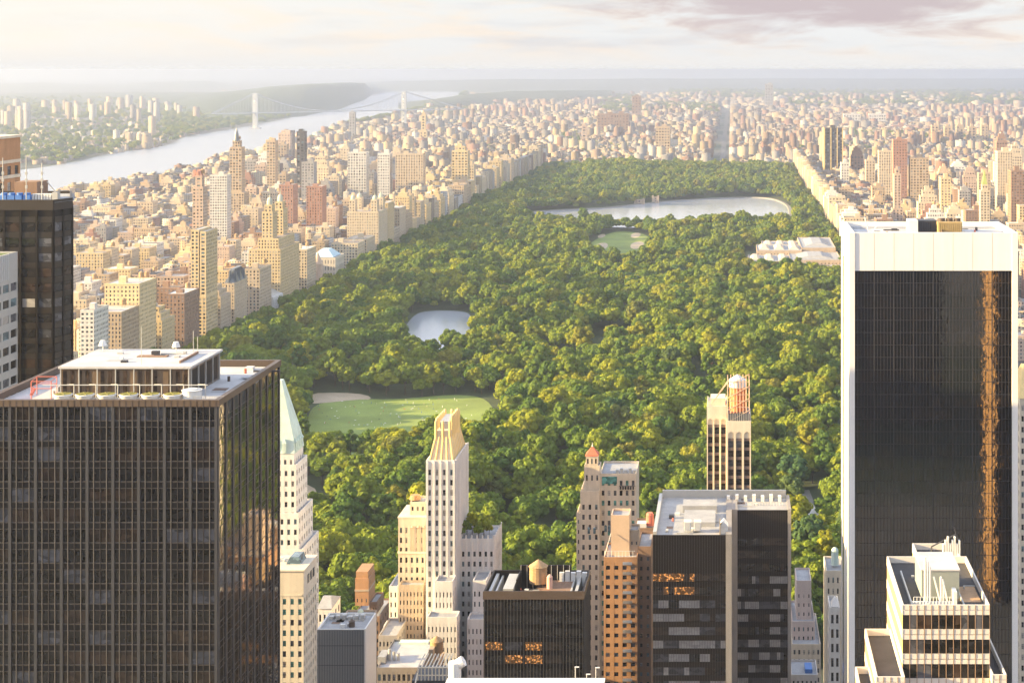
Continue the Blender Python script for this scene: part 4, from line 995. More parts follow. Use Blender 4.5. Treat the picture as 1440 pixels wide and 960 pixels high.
# ---- 13. arched tower with scaffolded top
D0 = 690.0
t = Tower('arched_tower', 'cream tower with tall arched window strips under a scaffolded orange drum', 'building', (PX(1025,D0),D0))
claim(PX(994,D0),PX(1057,D0),D0-2,D0+26)
xa, xb, xc = PX(994,D0), PX(1022,D0), PX(1056,D0-6)
def arched(x0_,x1_,y0_,y1_,zt_,arch, n=3):
    b = MB(); w = (x1_-x0_)/n; 
    b.box(x0_+.3,x1_-.3,y0_+.5,y1_,0,zt_-.6)
    za = arch
    b.box(x0_,x1_,y0_,y0_+.45,za+w*.36,zt_)
    b.box(x1_-.29,x1_,y0_+.46,y1_,0,zt_-.01); b.box(x0_,x0_+.29,y0_+.46,y1_,0,zt_-.01)
    for i in range(n+1):
        u = x0_+i*w; pw = w*.15 if i in (0,n) else w*.13
        b.box(max(x0_,u-pw),min(x1_,u+pw),y0_+.002,y0_+.448,0,za+w*.36)
    # arch spandrels
    for i in range(n):
        c = x0_+(i+.5)*w; rr_ = w*.36
        for k_ in range(8):
            a0, a1 = pi*k_/8, pi*(k_+1)/8; xa_, xb_ = c+rr_*cos(a1), c+rr_*cos(a0); zz = za+rr_*min(sin(a0),sin(a1)); b.box(xa_,xb_,y0_+.004,y0_+.446,zz,za+rr_+.002)
    sp2 = MB()
    for j in range(40):
        z = za-1.5-j*3.9
        if z < 100: break
        for i in range(n):
            c = x0_+(i+.5)*w; sp2.box(c-w*.36,c+w*.36,y0_+.2,y0_+.44,z-1.1,z)
            t.wins.append(((c,y0_+.36,z-2.5), round(w*.72,3), 2.7, '-y', t.rnd.choice(['g_brown','g_dark','g_brown','g_grey'])))
    return b, sp2
b1, s1 = arched(xa, xb, D0, D0+22, PZ(571,D0), PZ(592,D0)); b2, s2 = arched(xb+.05, xc, D0-6, D0+20, PZ(592,D0-6), PZ(611,D0-6))
t.part('wall', b1, 'cream'); t.part('front_wall', b2, 'cream'); s1.merge(s2); t.part('spandrel', s1, mat('brown_spandrel', (.14,.10,.09), .6))
b = MB(); b.box(PX(999,694),PX(1020,694),694,704,PZ(571,D0)-.6,PZ(560,694)); t.part('roof_house', b, 'cream')
zb_ = PZ(592,D0-6); x0, x1 = xb+.4, xc-.6
b = MB(); b.box(x0,x1,D0-5.4,D0+6,zb_-1,PZ(580,D0-4)); t.part('scaffold_deck', b, 'grey_metal')
b = MB()
for i in range(12): u = x0+.3+i*(x1-x0-.6)/11; b.box(u-.14,u+.14,D0-5.5,D0-5.42,PZ(593,D0-6),PZ(581,D0-5))
t.part('deck_screen', b, 'light_metal')
b = MB(); xm = PX(1037,D0); b.cyl(xm,D0+1,PZ(580,D0-4),PZ(544,D0),3.3,3.3,20); t.part('orange_drum', b, 'orange_wrap')
b = MB(); b.cyl(xm,D0+1,PZ(544,D0),PZ(534,D0),3.6,3.4,16); b.cyl(xm,D0+1,PZ(534,D0),PZ(527,D0),3.6,.2,16); t.part('drum_cap', b, 'white_paint')
b = MB(); zs, ze_ = PZ(594,D0-6), PZ(529,D0)
for xx in np.linspace(x0,x1,8):
    for yy in (D0-5.2, D0+5.5): b.bar((xx,yy,zs),(xx,yy,ze_-abs(xx-xm)*.1),.17)
for z in np.arange(zs+1, ze_, 2.6):
    b.bar((x0,D0-5.2,z),(x1,D0-5.2,z),.14); b.bar((x1,D0-5.2,z),(x1,D0+5.5,z),.12); b.bar((x0,D0-5.2,z),(x0,D0+5.5,z),.09)
for kx in range(3): b.bar((PX(1000,D0),D0+2,PZ(570,D0)),(x0+.3+kx*.5,D0+1+kx,PZ(534,D0)),.11)
for kx in range(4): b.bar((x0,D0-5.3,zs+5*kx),(x1,D0-5.3,zs+5*kx+5),.15)
t.part('scaffolding', b, mat('scaffold', (.55,.36,.26), .6)); t.finish()
# ---- 14. great white framed dark tower (east)
D0 = 560.0; D1 = 600.0; x0, x1 = PX(1195,D0), PX(1424,D0); xL, xR = PX(1194,D0), PX(1431,D0)
ZT = PZ(327,D0); ZP = PZ(380.5,D0); claim(xL,xR,D0,D1)
t = Tower('white_framed_tower', 'white framed skyscraper with sheer black glass front', 'building', ((xL+xR)/2,D0), simple=True, frame='bronze')
b = MB(); b.box(xL+1,xR-1,D0+1.0,D1-.6,0,ZT-4); t.part('core', b, 'bronze')
b = MB(); b.box(xL,xL+1.9,D0-.6,D1,0,ZT-.01); t.part('side_wall', b, 'marble'); b = MB(); b.box(xR-1.9,xR,D0-.6,D1,0,ZT-.01); t.part('side_wall', b, 'marble')
for i in range(8):
    w = (xR-xL-3.8)/8; u = xL+1.9+i*w; b = MB(); b.box(u+.06,u+w-.06,D0-.3,D0+.98,ZP,ZT); t.part('top_panel', b, 'marble')
b = MB(); b.box(xL+1.9,xR-1.9,D0-.1,D0+.9,ZP+.1,ZT-.2); t.part('panel_backing', b, 'light_metal'); b = MB(); b.box(xL+1.9,xR-1.9,D1-.6,D1,0,ZT-.02); t.part('back_wall', b, 'marble')
b = MB(); b.box(xL+1.9,xR-1.9,D0+.99,D1-.61,ZT-4,ZT-1.6); t.part('roof', b, 'white_roof')
w = (xR-xL-3.8)/8; FLc = 4.2; rr = random.Random(77); mu = MB(); spn = MB()
for j in range(42):
    z = ZP-j*FLc
    if z < 90: break
    fbox(spn,'-y',D0,xL+1.92,xR-1.92,.44,.98,z-1.3,z)
    for i in range(8):
        k_ = pick('office', rr)
        if rr.random() < .002: k_ = 'g_lit'
        if rr.random() < .001: k_ = 'g_grey'
        t.wins.append(((xL+1.9+(i+.5)*w, D0+.5, z-2.75), round(w-.2,3), 2.85, '-y', k_))
t.part('spandrel', spn, M['g_mirror'])
for i in range(8*6+1):
    u = xL+1.9+i*w/6; ww = .17 if i % 6 == 0 else .05
    mu.box(max(u-ww,xL+1.91),min(u+ww,xR-1.91),D0+.30,D0+.48,80,ZP-.02)
for j in range(42):
    z = ZP-j*FLc
    if z > 90: mu.box(xL+1.91,xR-1.91,D0+.32,D0+.46,z-.12,z+.0-.03)
t.part('mullion', mu, mat('mullion_black', (.05,.047,.05), .4, metal=.3))
b = MB()
b.box(xL-.06,xL-.02,D0+26,D0+31,0,ZP+2)
t.part('side_glazing', b, 'g_dark')
zr = ZT-1.6
b = MB(); b.box(PX(1277,575),PX(1290,575),573,581,zr,zr+4.5); t.part('plant_room', b, 'white_paint')
b = MB(); b.box(PX(1290,578),PX(1316,578),576,584,zr,zr+4.2); 
for i in range(10): b.box(PX(1291+2.5*i,578),PX(1292+2.5*i,578),575.6,575.98,zr+.4,zr+3.8)
t.part('cooling_tower', b, 'grey_metal')
b = MB(); b.box(PX(1318,574),PX(1352,574),572,580,zr,zr+4.0)
for i in range(12): b.box(PX(1319+2.7*i,574),PX(1320.4+2.7*i,574),571.6,571.98,zr+.3,zr+3.7)
t.part('cooling_tower', b, 'yellow_paint')
for i in range(3): b = MB(); b.cyl(PX(1324+11*i,576),576,zr+4,zr+5,1.2,1.2,14); t.part('fan', b, 'bronze_top')
b = MB(); u = PX(1222,575); b.bar((u,575,zr),(u-1.5,575,zr+5.5),.15); b.bar((u+1,575,zr),(u+2.5,573,zr+2.6),.15); b.bar((u-1.5,575,zr+5.5),(u+.5,575,zr),.08); t.part('window_crane', b, 'white_paint')
b = MB(); b.box(PX(1196,566),PX(1206,566),564,598,zr+.004,zr+.3); b.box(PX(1206,566),PX(1415,566),590,596,zr+.004,zr+.3); t.part('roof_track', b, 'grey_roof')
clutter(t, x0+3, x1-8, D0+4, D1-6, zr, 22, 10)
t.finish()
# ---- 15. stepped pale building at the lower east
D0 = 330.0; D1 = 363.0
t = Tower('stepped_pale_building', 'cream and glass banded office building with tilted antenna on its roof', 'building', (PX(1330,D0),D0), simple=True, frame='light_metal')
xa, xb = PX(1269,D0), PX(1392,D0); ZT = PZ(850,D0)
claim(PX(1205,D0),PX(1412,D0),D0-8,D1+12)
FLs = 4.1
def bandvol(nm, x0_,x1_,y0_,y1_,zt_,nbx,nby, face=True, roofm='dark_roof', left='yellow'):
    c_ = MB(); c_.box(x0_+.3,x1_-.3,y0_+.3,y1_-.3,0,zt_-2.2); c_.box(x0_,x1_,y0_,y1_,0,100); base = t.part(nm, c_, 'bronze')
    b = MB(); m_ = MB(); yb_ = MB()
    for j in range(42):
        z = zt_-j*4.9
        if z < 110: break
        b.box(x0_,x1_,y0_-.02,y0_+.3,z-2.0,z-1.12); b.box(x0_+.01,x1_-.01,y0_,y0_+.3,z-.98,z)
        b.box(x0_-.02,x0_+.3,y0_+.31,y1_-.01,z-2.0,z) ; b.box(x1_-.3,x1_,y0_+.31,y1_-.01,z-2.0,z)
        w_ = (x1_-x0_)/nbx
        for i in range(nbx):
            t.wins.append(((x0_+(i+.5)*w_,y0_+.22,z-3.45), round(w_-.12,3), 2.86, '-y', rrr.choice(['g_dark','g_dark','g_brown','g_dark','g_grey'])))
        yb_.box(x0_+.05,x0_+.29,y0_+.32,y1_-.02,z-4.9,z-2.02)
    for i in range(nbx+1): u = x0_+i*(x1_-x0_)/nbx; m_.box(max(u-.07,x0_),min(u+.07,x1_),y0_-.08,y0_-.021,100,zt_-.05)
    b.box(x0_+.3,x1_-.3,y1_-.3,y1_,zt_-2,zt_-.003)
    t.part('west_panel', yb_, M.setdefault('sun_gold', mat('sun_gold_panel', (.55,.36,.15), .6, noise=.06)))  # golden evening sun put into the colour of the west panels
    t.part('stone_band', b, mat('pale_band', (.60,.55,.49), .6, noise=.05), parent=None); t.part('mullion', m_, mat('tan_bar', (.30,.20,.13), .5))
    r_ = MB(); r_.box(x0_+.31,x1_-.31,y0_+.31,y1_-.31,zt_-2.19,zt_-1.4); t.part('roof', r_, roofm)
rrr = random.Random(9)
bandvol('upper_block', xa, xb, D0, D1, ZT, 12, 9)
bandvol('rear_block', PX(1290,D1), PX(1351,D1), D1+.02, D1+10, ZT, 5, 3)
bandvol('west_wing', PX(1228,D0+2), xa-.02, D0-5, D1-10, PZ(951,D0-5), 4, 8)
bandvol('east_wing', xb+.02, PX(1411,D0+1), D0-3, D1-6, PZ(948,D0-3), 2, 8)
bandvol('low_west_wing', PX(1208,D0), PX(1228,D0+2)-.02, D0-6, D0+10, PZ(978,D0-6), 2, 5)
zr = ZT-1.4
b = MB(); b.box(PX(1296,D0+8),PX(1349,D0+8),D0+8,D0+20,zr,zr+5.8); t.part('plant_room', b, mat('green_grey', (.25,.27,.25), .7, noise=.08)); b = MB(); b.box(PX(1295,D0+8),PX(1350,D0+8),D0+7.8,D0+20.2,zr+5.8,zr+6.1); t.part('plant_roof', b, 'white_roof')
b = MB(); u = PX(1341,D0+8); b.box(u-.5,u+.5,D0+7.9,D0+7.99,zr,zr+2.2); t.part('door', b, 'white_paint')
b = MB(); b.box(PX(1283,D0+4),PX(1340,D0+4),D0+3.4,D0+4,zr,zr+.9); b.box(PX(1340,D0+4),PX(1345,D0+4),D0+3,D0+6,zr,zr+3); 
for i in range(12): uu = PX(1285+4.6*i,D0+3.4); b.bar((uu,D0+3.4,zr),(uu,D0+3.4,zr+1.9),.06)
b.bar((PX(1285,D0+3.4),D0+3.4,zr+1.9),(PX(1338,D0+3.4),D0+3.4,zr+1.9),.06); t.part('railing', b, 'white_paint')
for i in range(5):
    b = MB(); uu = PX(1301+3.4*i+(i>2)*12, D0+5); b.cyl(uu,D0+5,zr,zr+9.5-1.0*(i%3)-(i>2)*4,.22,.22,10); t.part('white_pipe', b, 'white_paint')
b = MB(); b.bar((PX(1313,D0+5),D0+5,zr+5.5),(PX(1322,D0+5),D0+5,zr+.5),.2); b.bar((PX(1325,D0+5),D0+5,zr+5),(PX(1332,D0+5),D0+5,zr+.5),.25); t.part('pipe_bend', b, 'white_paint')
for i in range(8):
    b = MB(); uu = PX(1325+3.2*i,D1+3); b.box(uu,uu+.35,D1+2,D1+3,zr,zr+3.4+.8*(i%3)); t.part('exhaust_stack', b, 'white_paint')
b = MB(); b.cyl(PX(1304,D1+3),D1+3,zr,zr+.9,1.6,1.6,16); t.part('round_vent', b, 'bronze_top')
b = MB(); p0 = (PX(1310,D1+4),D1+4,PZ(768,D1+4)); p1 = (PX(1344,D1+4),D1+4,PZ(751,D1+4)); b.bar((p0[0],p0[1],zr),p0,.18); b.bar(p0,p1,.16); b.bar((p1[0]-.4,p1[1],p1[2]+1.6),(p1[0]+.5,p1[1],p1[2]-1.2),.12); b.bar((p1[0]-.9,p1[1],p1[2]+1.8),(p1[0]+.1,p1[1],p1[2]+1.4),.1); t.part('antenna', b, 'grey_metal')
b = MB(); b.box(PX(1355,D0+3),PX(1357,D0+3),D0+2,D1-2,zr,zr+.5); t.part('duct', b, 'light_metal'); b = MB(); b.box(PX(1280,D0+5),PX(1282,D0+5),D0+3,D1-8,zr,zr+.7); t.part('duct', b, 'light_metal')
b = MB(); b.box(PX(1352,D0+6),PX(1380,D0+6),D0+6,D0+16,zr+.004,zr+.06); t.part('roof_patch', b, mat('rusty_patch', (.40,.25,.14), .8, noise=.2, nscale=.4))
clutter(t, xa+2, xb-3, D0+3, D1-3, zr, 18, 12, .5)
t.finish()
# ---- 16. pale stepped houses near the park's south east corner
t = Tower('pink_stepped_house', 'pale pink stepped apartment house beside the striped office block', 'building', (PX(1135,760),760))
claim(PX(1112,760),PX(1156,760),745,800)
pk = mat('pink_stone', (.52,.42,.38), .9, noise=.08, stain=.1)
t.vol('tower', PX(1120,765), PX(1141,765), 765, 785, 30, PZ(816,765), pk, nb=(3,4), fl=4.2, wf=.22, hf=.4, top=5)
t.vol('middle', PX(1114,760), PX(1146,760), 760, 790, 0, PZ(873,760), pk, nb=(5,5), fl=4.2, wf=.3, hf=.45)
t.vol('lower', PX(1114,752), PX(1154,752), 752, 795, 0, PZ(905,752), 'tan_light', nb=(6,6), fl=4.2, wf=.4, hf=.5); t.finish()
t = Tower('white_gothic_house', 'slender white ornamented tower tucked beside the white framed skyscraper', 'building', (PX(1172,640),640))
claim(PX(1160,640),PX(1190,640),635,670)
t.vol('wall', PX(1162,660), PX(1188,660), 660, 680, 0, PZ(802,660), 'cream', nb=(4,4), fl=4.4, wf=.35, hf=.5)
t.vol('front', PX(1167,640), PX(1181,640)-.0, 640, 655, 0, PZ(854,640), 'white_stone', nb=(2,3), fl=5.6, wf=.5, hf=.6, mix='dark')
b = MB(); xm = PX(1174,644); b.frus((PX(1168,644),PX(1180,644),641,647),(xm-.3,xm+.3,643.7,644.3),PZ(854,640),PZ(843,640)); t.part('gable', b, 'white_stone')
b = MB(); b.cyl(PX(1174,668),668,PZ(802,660),PZ(775,668),1.6,1.4,10); b.dome(PX(1174,668),668,PZ(775,668),1.5,1.8,10,4); t.part('cupola', b, 'copper'); t.finish()
# ---- 17. bottom strip roofs
t = Tower('flat_roofed_block', 'flat white roofed block along the bottom edge of the photo', 'building', (PX(740,300),290))
z = PZ(953.5,300); b = MB(); b.box(PX(630,300),PX(850,300),270,300,0,z-.3); t.part('wall', b, 'light_metal'); b = MB(); b.box(PX(629,300),PX(851,300),269.5,300.3,z-.3,z); t.part('roof', b, 'white_paint')
b = MB(); b.cyl(PX(642,306),304,z-4,z+1.6,1.2,1.2,16); b.bar((PX(640,304),304,z+.8),(PX(652,304),304,z+1.8),1.0,12); t.part('vent_cowl', b, 'white_paint')
claim(PX(630,300),PX(850,300),270,306)
for px_, hh in ((809,2.4),(825,1.1),(838,2.3)):
    r0 = empty('roof_lamp', (PX(px_,299),299,z), {809:'tall white roof lamp on the flat white roof, beside the bronze office block corner',825:'short white roof lamp between two taller lamps on the flat white roof',838:'tall white roof lamp on the flat white roof, the one beside the balcony tower'}[px_], 'lamp', 'lamps on the flat white roof')
    b = MB(); b.bar((0,0,0),(0,0,hh),.05); o = b.build('post', M['white_paint'], r0); b = MB(); b.box(-.12,.7,-.1,.1,hh,hh+.14); b.build('lamp_head', M['white_paint'], r0)
t = Tower('rooftop_terrace_block', 'low building with steel beam roof frame between slate grey block and flat white roof', 'building', (PX(590,500),500))
z = PZ(925,520); claim(PX(575,520),PX(634,520),505,530)
b = MB(); b.box(PX(586,520),PX(633,520),512,525,0,z-4); t.part('wall', b, 'grey_metal')
b = MB()
for i in range(9):
    u = PX(590+5*i,515); b.bar((u,512,z-4),(u,512,z),.2); b.bar((u,512,z),(u,524,z),.2)
b.bar((PX(588,512),512,z),(PX(633,512),512,z),.25); b.bar((PX(588,512),512,z-2.4),(PX(633,512),512,z-2.4),.2); b.bar((PX(575,500),500,z-9),(PX(590,515),515,z),.25); t.part('steel_frame', b, 'cream'); t.finish()
t = Tower('green_edged_block', 'grey block with pale flat roof edged in green copper', 'building', (PX(568,650),650))
claim(PX(528,650),PX(600,650),640,680)
t.vol('wall', PX(530,640), PX(592,640), 640, 672, 0, PZ(938,640), 'masonry', nb=(9,6), fl=4.6, wf=.6, hf=.55, roof='white_roof', col=(.22,.20,.19))
b = MB(); b.box(PX(552,655),PX(594,655),668,671.5,PZ(938,640),PZ(925,655)); t.part('copper_edge', b, 'copper')
b = MB(); b.box(PX(534,650),PX(545,650),646,654,PZ(938,640)-1,PZ(918,650)); t.part('bulkhead', b, 'grey_roof')
for i in range(3): b = MB(); b.cyl(PX(548+6*i,650),650,PZ(938,640)-1,PZ(912+3*i,650),.6,.6,10); t.part('vent', b, 'light_metal')
t.finish()
t = Tower('grey_loft_building', 'grey stone loft building below the white stepped house', 'building', (PX(550,690),690))
t.vol('wall', PX(532,690), PX(558,690), 690, 712, 0, PZ(893,690), 'masonry', nb=(5,5), fl=4, wf=.45, hf=.5, col=(.36,.33,.31)); claim(PX(532,690),PX(558,690),690,712); t.finish()
# ---- small blue-roofed house by the pink one
t = Tower('blue_tarp_house', 'small pale house with blue sheeted roof frame below the pink stepped house', 'building', (PX(1135,700),700))
t.vol('wall', PX(1113,700), PX(1150,700), 700, 718, 0, PZ(948,700), 'masonry', nb=(6,4), fl=4, wf=.4, hf=.5, col=(.50,.46,.44)); claim(PX(1113,700),PX(1150,700),700,718)
b = MB(); b.box(PX(1132,706),PX(1142,706),704,712,PZ(948,700)-.9,PZ(938,706)); t.part('blue_sheet', b, 'blue_paint'); t.finish()
# ---- tower at the far east edge, and an unseen one added for its reflection
t = Tower('limestone_tower', 'pale limestone tower sliver with gilded gable at the east edge', 'building', (PX(1450,640),640))
t.vol('wall', PX(1434,640), PX(1500,640), 640, 665, 0, PZ(560,640), 'cream', nb=(8,5), fl=4.2, wf=.4, hf=.5); claim(PX(1434,640),PX(1500,640),640,665)
b = MB(); b.frus((PX(1433,640),PX(1501,640),639.5,665.5),(PX(1445,640),PX(1490,640),650,654),PZ(560,640),PZ(520,640)); t.part('gable_roof', b, 'gold_stone'); t.finish()
t = Tower('added_mirrored_tower', 'sunlit tower whose golden reflection streaks down the black glass front', 'building', (168,170), simple=True)
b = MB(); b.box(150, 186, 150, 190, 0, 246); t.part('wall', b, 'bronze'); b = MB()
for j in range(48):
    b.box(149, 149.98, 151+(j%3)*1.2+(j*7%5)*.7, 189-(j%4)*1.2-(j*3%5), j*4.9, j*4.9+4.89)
t.part('sun_painted_front', b, mat('sun_painted_panel', (.75,.42,.17), .6, noise=.45, nscale=.15))  # sunlight put into the colour: gold on this front only, other walls dark
# ================================================================== MID-DISTANCE BUILDINGS
PAL = {'cream':(.58,.47,.33),'tan':(.47,.35,.23),'pale yellow':(.60,.46,.26),'brown':(.27,.17,.115),'red brick':(.36,.20,.145),'pink':(.50,.37,.28),'white':(.62,.58,.53),'grey':(.33,.31,.30),'buff':(.52,.41,.29),'dark grey':(.09,.08,.08)}
ROOFC = [(.30,.28,.26),(.14,.13,.12),(.45,.42,.39),(.55,.53,.50),(.24,.20,.17),(.35,.31,.28)]
ONES = ['','second ','third ','fourth ','fifth ','sixth ','seventh ','eighth ','ninth ','tenth ','eleventh ','twelfth ','thirteenth ','fourteenth ','fifteenth ','sixteenth ','seventeenth ','eighteenth ','nineteenth ','twentieth ']
def ordinal(n):
    if n <= 20: return (ONES[n-1] if n > 1 else 'first ').strip()
    T = {2:'twenty',3:'thirty',4:'forty',5:'fifty',6:'sixty',7:'seventy',8:'eighty',9:'ninety'}
    if n < 100:
        a, b = divmod(n, 10)
        return (T[a] if b else T[a][:-1]+'ieth') + ('-'+(ONES[b-1].strip() or 'first') if b else '')
    return '%dth' % n
LM = []         # landmark name, x, y  for the labels
def solid(name, label, x0, x1, y0, y1, h, col, style='plain', group=None, seed=0, roofc=None, fl=3.9, bay=3.5, wf=.42, hf=.5, detail=True, cat='building'):
    """apartment building: recessed window grid on the two faces that show, setbacks, bulkheads, tank"""
    rr = random.Random(seed+int(x0*7)+int(y0))
    t = Tower(name, label, cat, ((x0+x1)/2, y0), group, simple=True); t.col = col
    rc = roofc or rr.choice(ROOFC); D = y0
    k = max(1.0, D/2300.0)
    bay *= k; fl *= k
    wf = max(.3,min(.62,wf+rr.uniform(-.1,.14))); hf = max(.38,min(.66,hf+rr.uniform(-.08,.12))); bay *= rr.uniform(.85,1.2)
    mb = MB()
    nb = (max(2, int((x1-x0)/bay)), max(2, int((y1-y0)/bay)))
    zg = max(0, min(h*.6, PZ(min(960, VY+F*300/ max(D,900)), D)))
    rec = .3*k
    vols = []
    if style == 'plain': vols = [(x0,x1,y0,y1,0,h)]
    elif style == 'setback':
        s1 = .10*(x1-x0); s2 = .12*(y1-y0); vols = [(x0,x1,y0,y1,0,h*.82),(x0+s1,x1-s1,y0+s2,y1-s2,h*.82-1.2,h*.92),(x0+2.2*s1,x1-2.2*s1,y0+2.2*s2,y1-2.2*s2,h*.92-1.2,h)]
    elif style == 'tower':
        w, d = x1-x0, y1-y0; vols = [(x0,x1,y0,y1,0,h*.45),(x0+.18*w,x1-.18*w,y0+.15*d,y1-.2*d,h*.45-1.2,h*.93),(x0+.3*w,x1-.3*w,y0+.28*d,y1-.35*d,h*.93-1.2,h)]
    elif style == 'twin':
        w, d = x1-x0, y1-y0; vols = [(x0,x1,y0,y1,0,h*.54)]
        vols += [(x0+.25*w,x1-.1*w,y0+.06*d,y1-.1*d,h*.54-1.2,h*.63)]
        for a in (.08, .62): vols += [(x0+.36*w,x0+.70*w,y0+a*d,y0+(a+.24)*d,h*.63-1.2,h*.86),(x0+.41*w,x0+.65*w,y0+(a+.04)*d,y0+(a+.2)*d,h*.86-1.2,h*.92)]
    elif style == 'shafts':
        w, d = x1-x0, y1-y0; vols = [(x0,x1,y0,y1,0,h*.45),(x0+.2,x0+.52*w,y0+.3,y1-.3,h*.45-1.2,h),(x0+.52*w+.05,x0+.60*w,y0+3,y1-3,h*.45-1.2,h*.97),(x0+.60*w+.1,x1-.2,y0+.3,y1-.3,h*.45-1.2,h*.985)]
    elif style == 'fourtwin':
        w, d = x1-x0, y1-y0; vols = [(x0,x1,y0,y1,0,h*.72)]
        for a in (.04,.74):
            for b_ in (.05,.7): vols += [(x0+a*w,x0+(a+.2)*w,y0+b_*d,y0+(b_+.22)*d,h*.72-1.2,h*.9)]
    elif style == 'slab': vols = [(x0,x1,y0,y1,0,h)]
    for i, (a,b_,c,d,z0,z1) in enumerate(vols):
        n1 = (max(1, int((b_-a)/bay)), max(1, int((d-c)/bay)))
        z00 = max(z0, zg) if i == 0 else z0
        if z1-z00 < fl*1.6:
            mb.box(a,b_,c,d,z0,z1); continue
        t.vol('', a,b_,c,d,z0,z1, nb=n1, fl=fl, wf=wf, hf=hf, zg=z00, roof=None, rec=rec, top=min(1.5*k,(z1-z00)*.3), par=.9, mb=mb, mix='std')
    t.part('wall', mb, 'masonry')
    r = MB()
    for i, (a,b_,c,d,z0,z1) in enumerate(vols): r.box(a+rec+.02,b_-rec-.02,c+rec+.02,d-rec-.02,z1-.895,z1-.7)
    t.part('roof', r, 'roof_obj', col=rc)
    a,b_,c,d,z0,z1 = vols[-1] if style in ('plain','slab','setback','tower') else vols[0]
    w, dd_ = b_-a, d-c
    if detail:
        u, v = a+w*rr.uniform(.15,.5), c+dd_*rr.uniform(.15,.5)
        b = MB(); b.box(u,u+min(7*k,w*.4),v,v+min(6*k,dd_*.45),z1-.8,z1+rr.uniform(3,6.5)*k**.5); t.part('bulkhead', b, 'masonry')
        b = MB(); b.box(a-.25,b_+.25,c-.25,c-.016,z1-.9,z1+.15); 
        if x1 < 0: b.box(b_+.016,b_+.3,c-.25,d,z1-.9,z1+.15)
        else: b.box(a-.3,a-.016,c-.25,d,z1-.9,z1+.15)
        t.part('cornice', b, 'masonry', col=tuple(min(.75,q*1.12) for q in col))
        if h > 30:
            for q in (.12,.86):
                zz = h*q*(.8 if style in ('setback','tower','twin') else 1); b = MB(); b.box(x0-.18,x1+.18,y0-.2,y0-.014,zz,zz+.7*k); (b.box(x1+.014,x1+.2,y0-.2,y1,zz,zz+.7*k) if x1 < 0 else b.box(x0-.2,x0-.014,y0-.2,y1,zz,zz+.7*k)); 
                if style in ('plain','setback') : t.part('belt_course', b, 'masonry', col=tuple(min(.75,q2*1.15) for q2 in col))
        if rr.random() < .7 and D < 3200:
            b = tank(a+w*rr.uniform(.6,.85), c+dd_*rr.uniform(.5,.85), z1-.7, 2.5, 4.4, 2.8); t.part('water_tank', b, 'tank_wood')
        elif rr.random() < .5:
            b = MB(); u, v = a+w*rr.uniform(.5,.75), c+dd_*rr.uniform(.4,.7); b.box(u,u+3*k,v,v+3*k,z1-.7,z1+2.6*k); t.part('air_unit', b, 'light_metal')
    if style in ('twin','fourtwin'):
        b = MB()
        for (p,q,r0,r1,z0,z1) in vols[1:]:
            if style == 'twin' and z1 < h*.9: continue
            cx, cy_ = (p+q)/2, (r0+r1)/2; rad = (q-p)*.38
            b.cyl(cx,cy_,z1-.9,z1+h*.02,rad,rad,10); b.dome(cx,cy_,z1+h*.02,rad,h*.045,10,4); b.cyl(cx,cy_,z1+h*.065,z1+h*.12,rad*.2,.05,6)
        t.part('cupola', b, 'masonry', col=(.50,.50,.40))
    t.finish(limit=0)
    return t
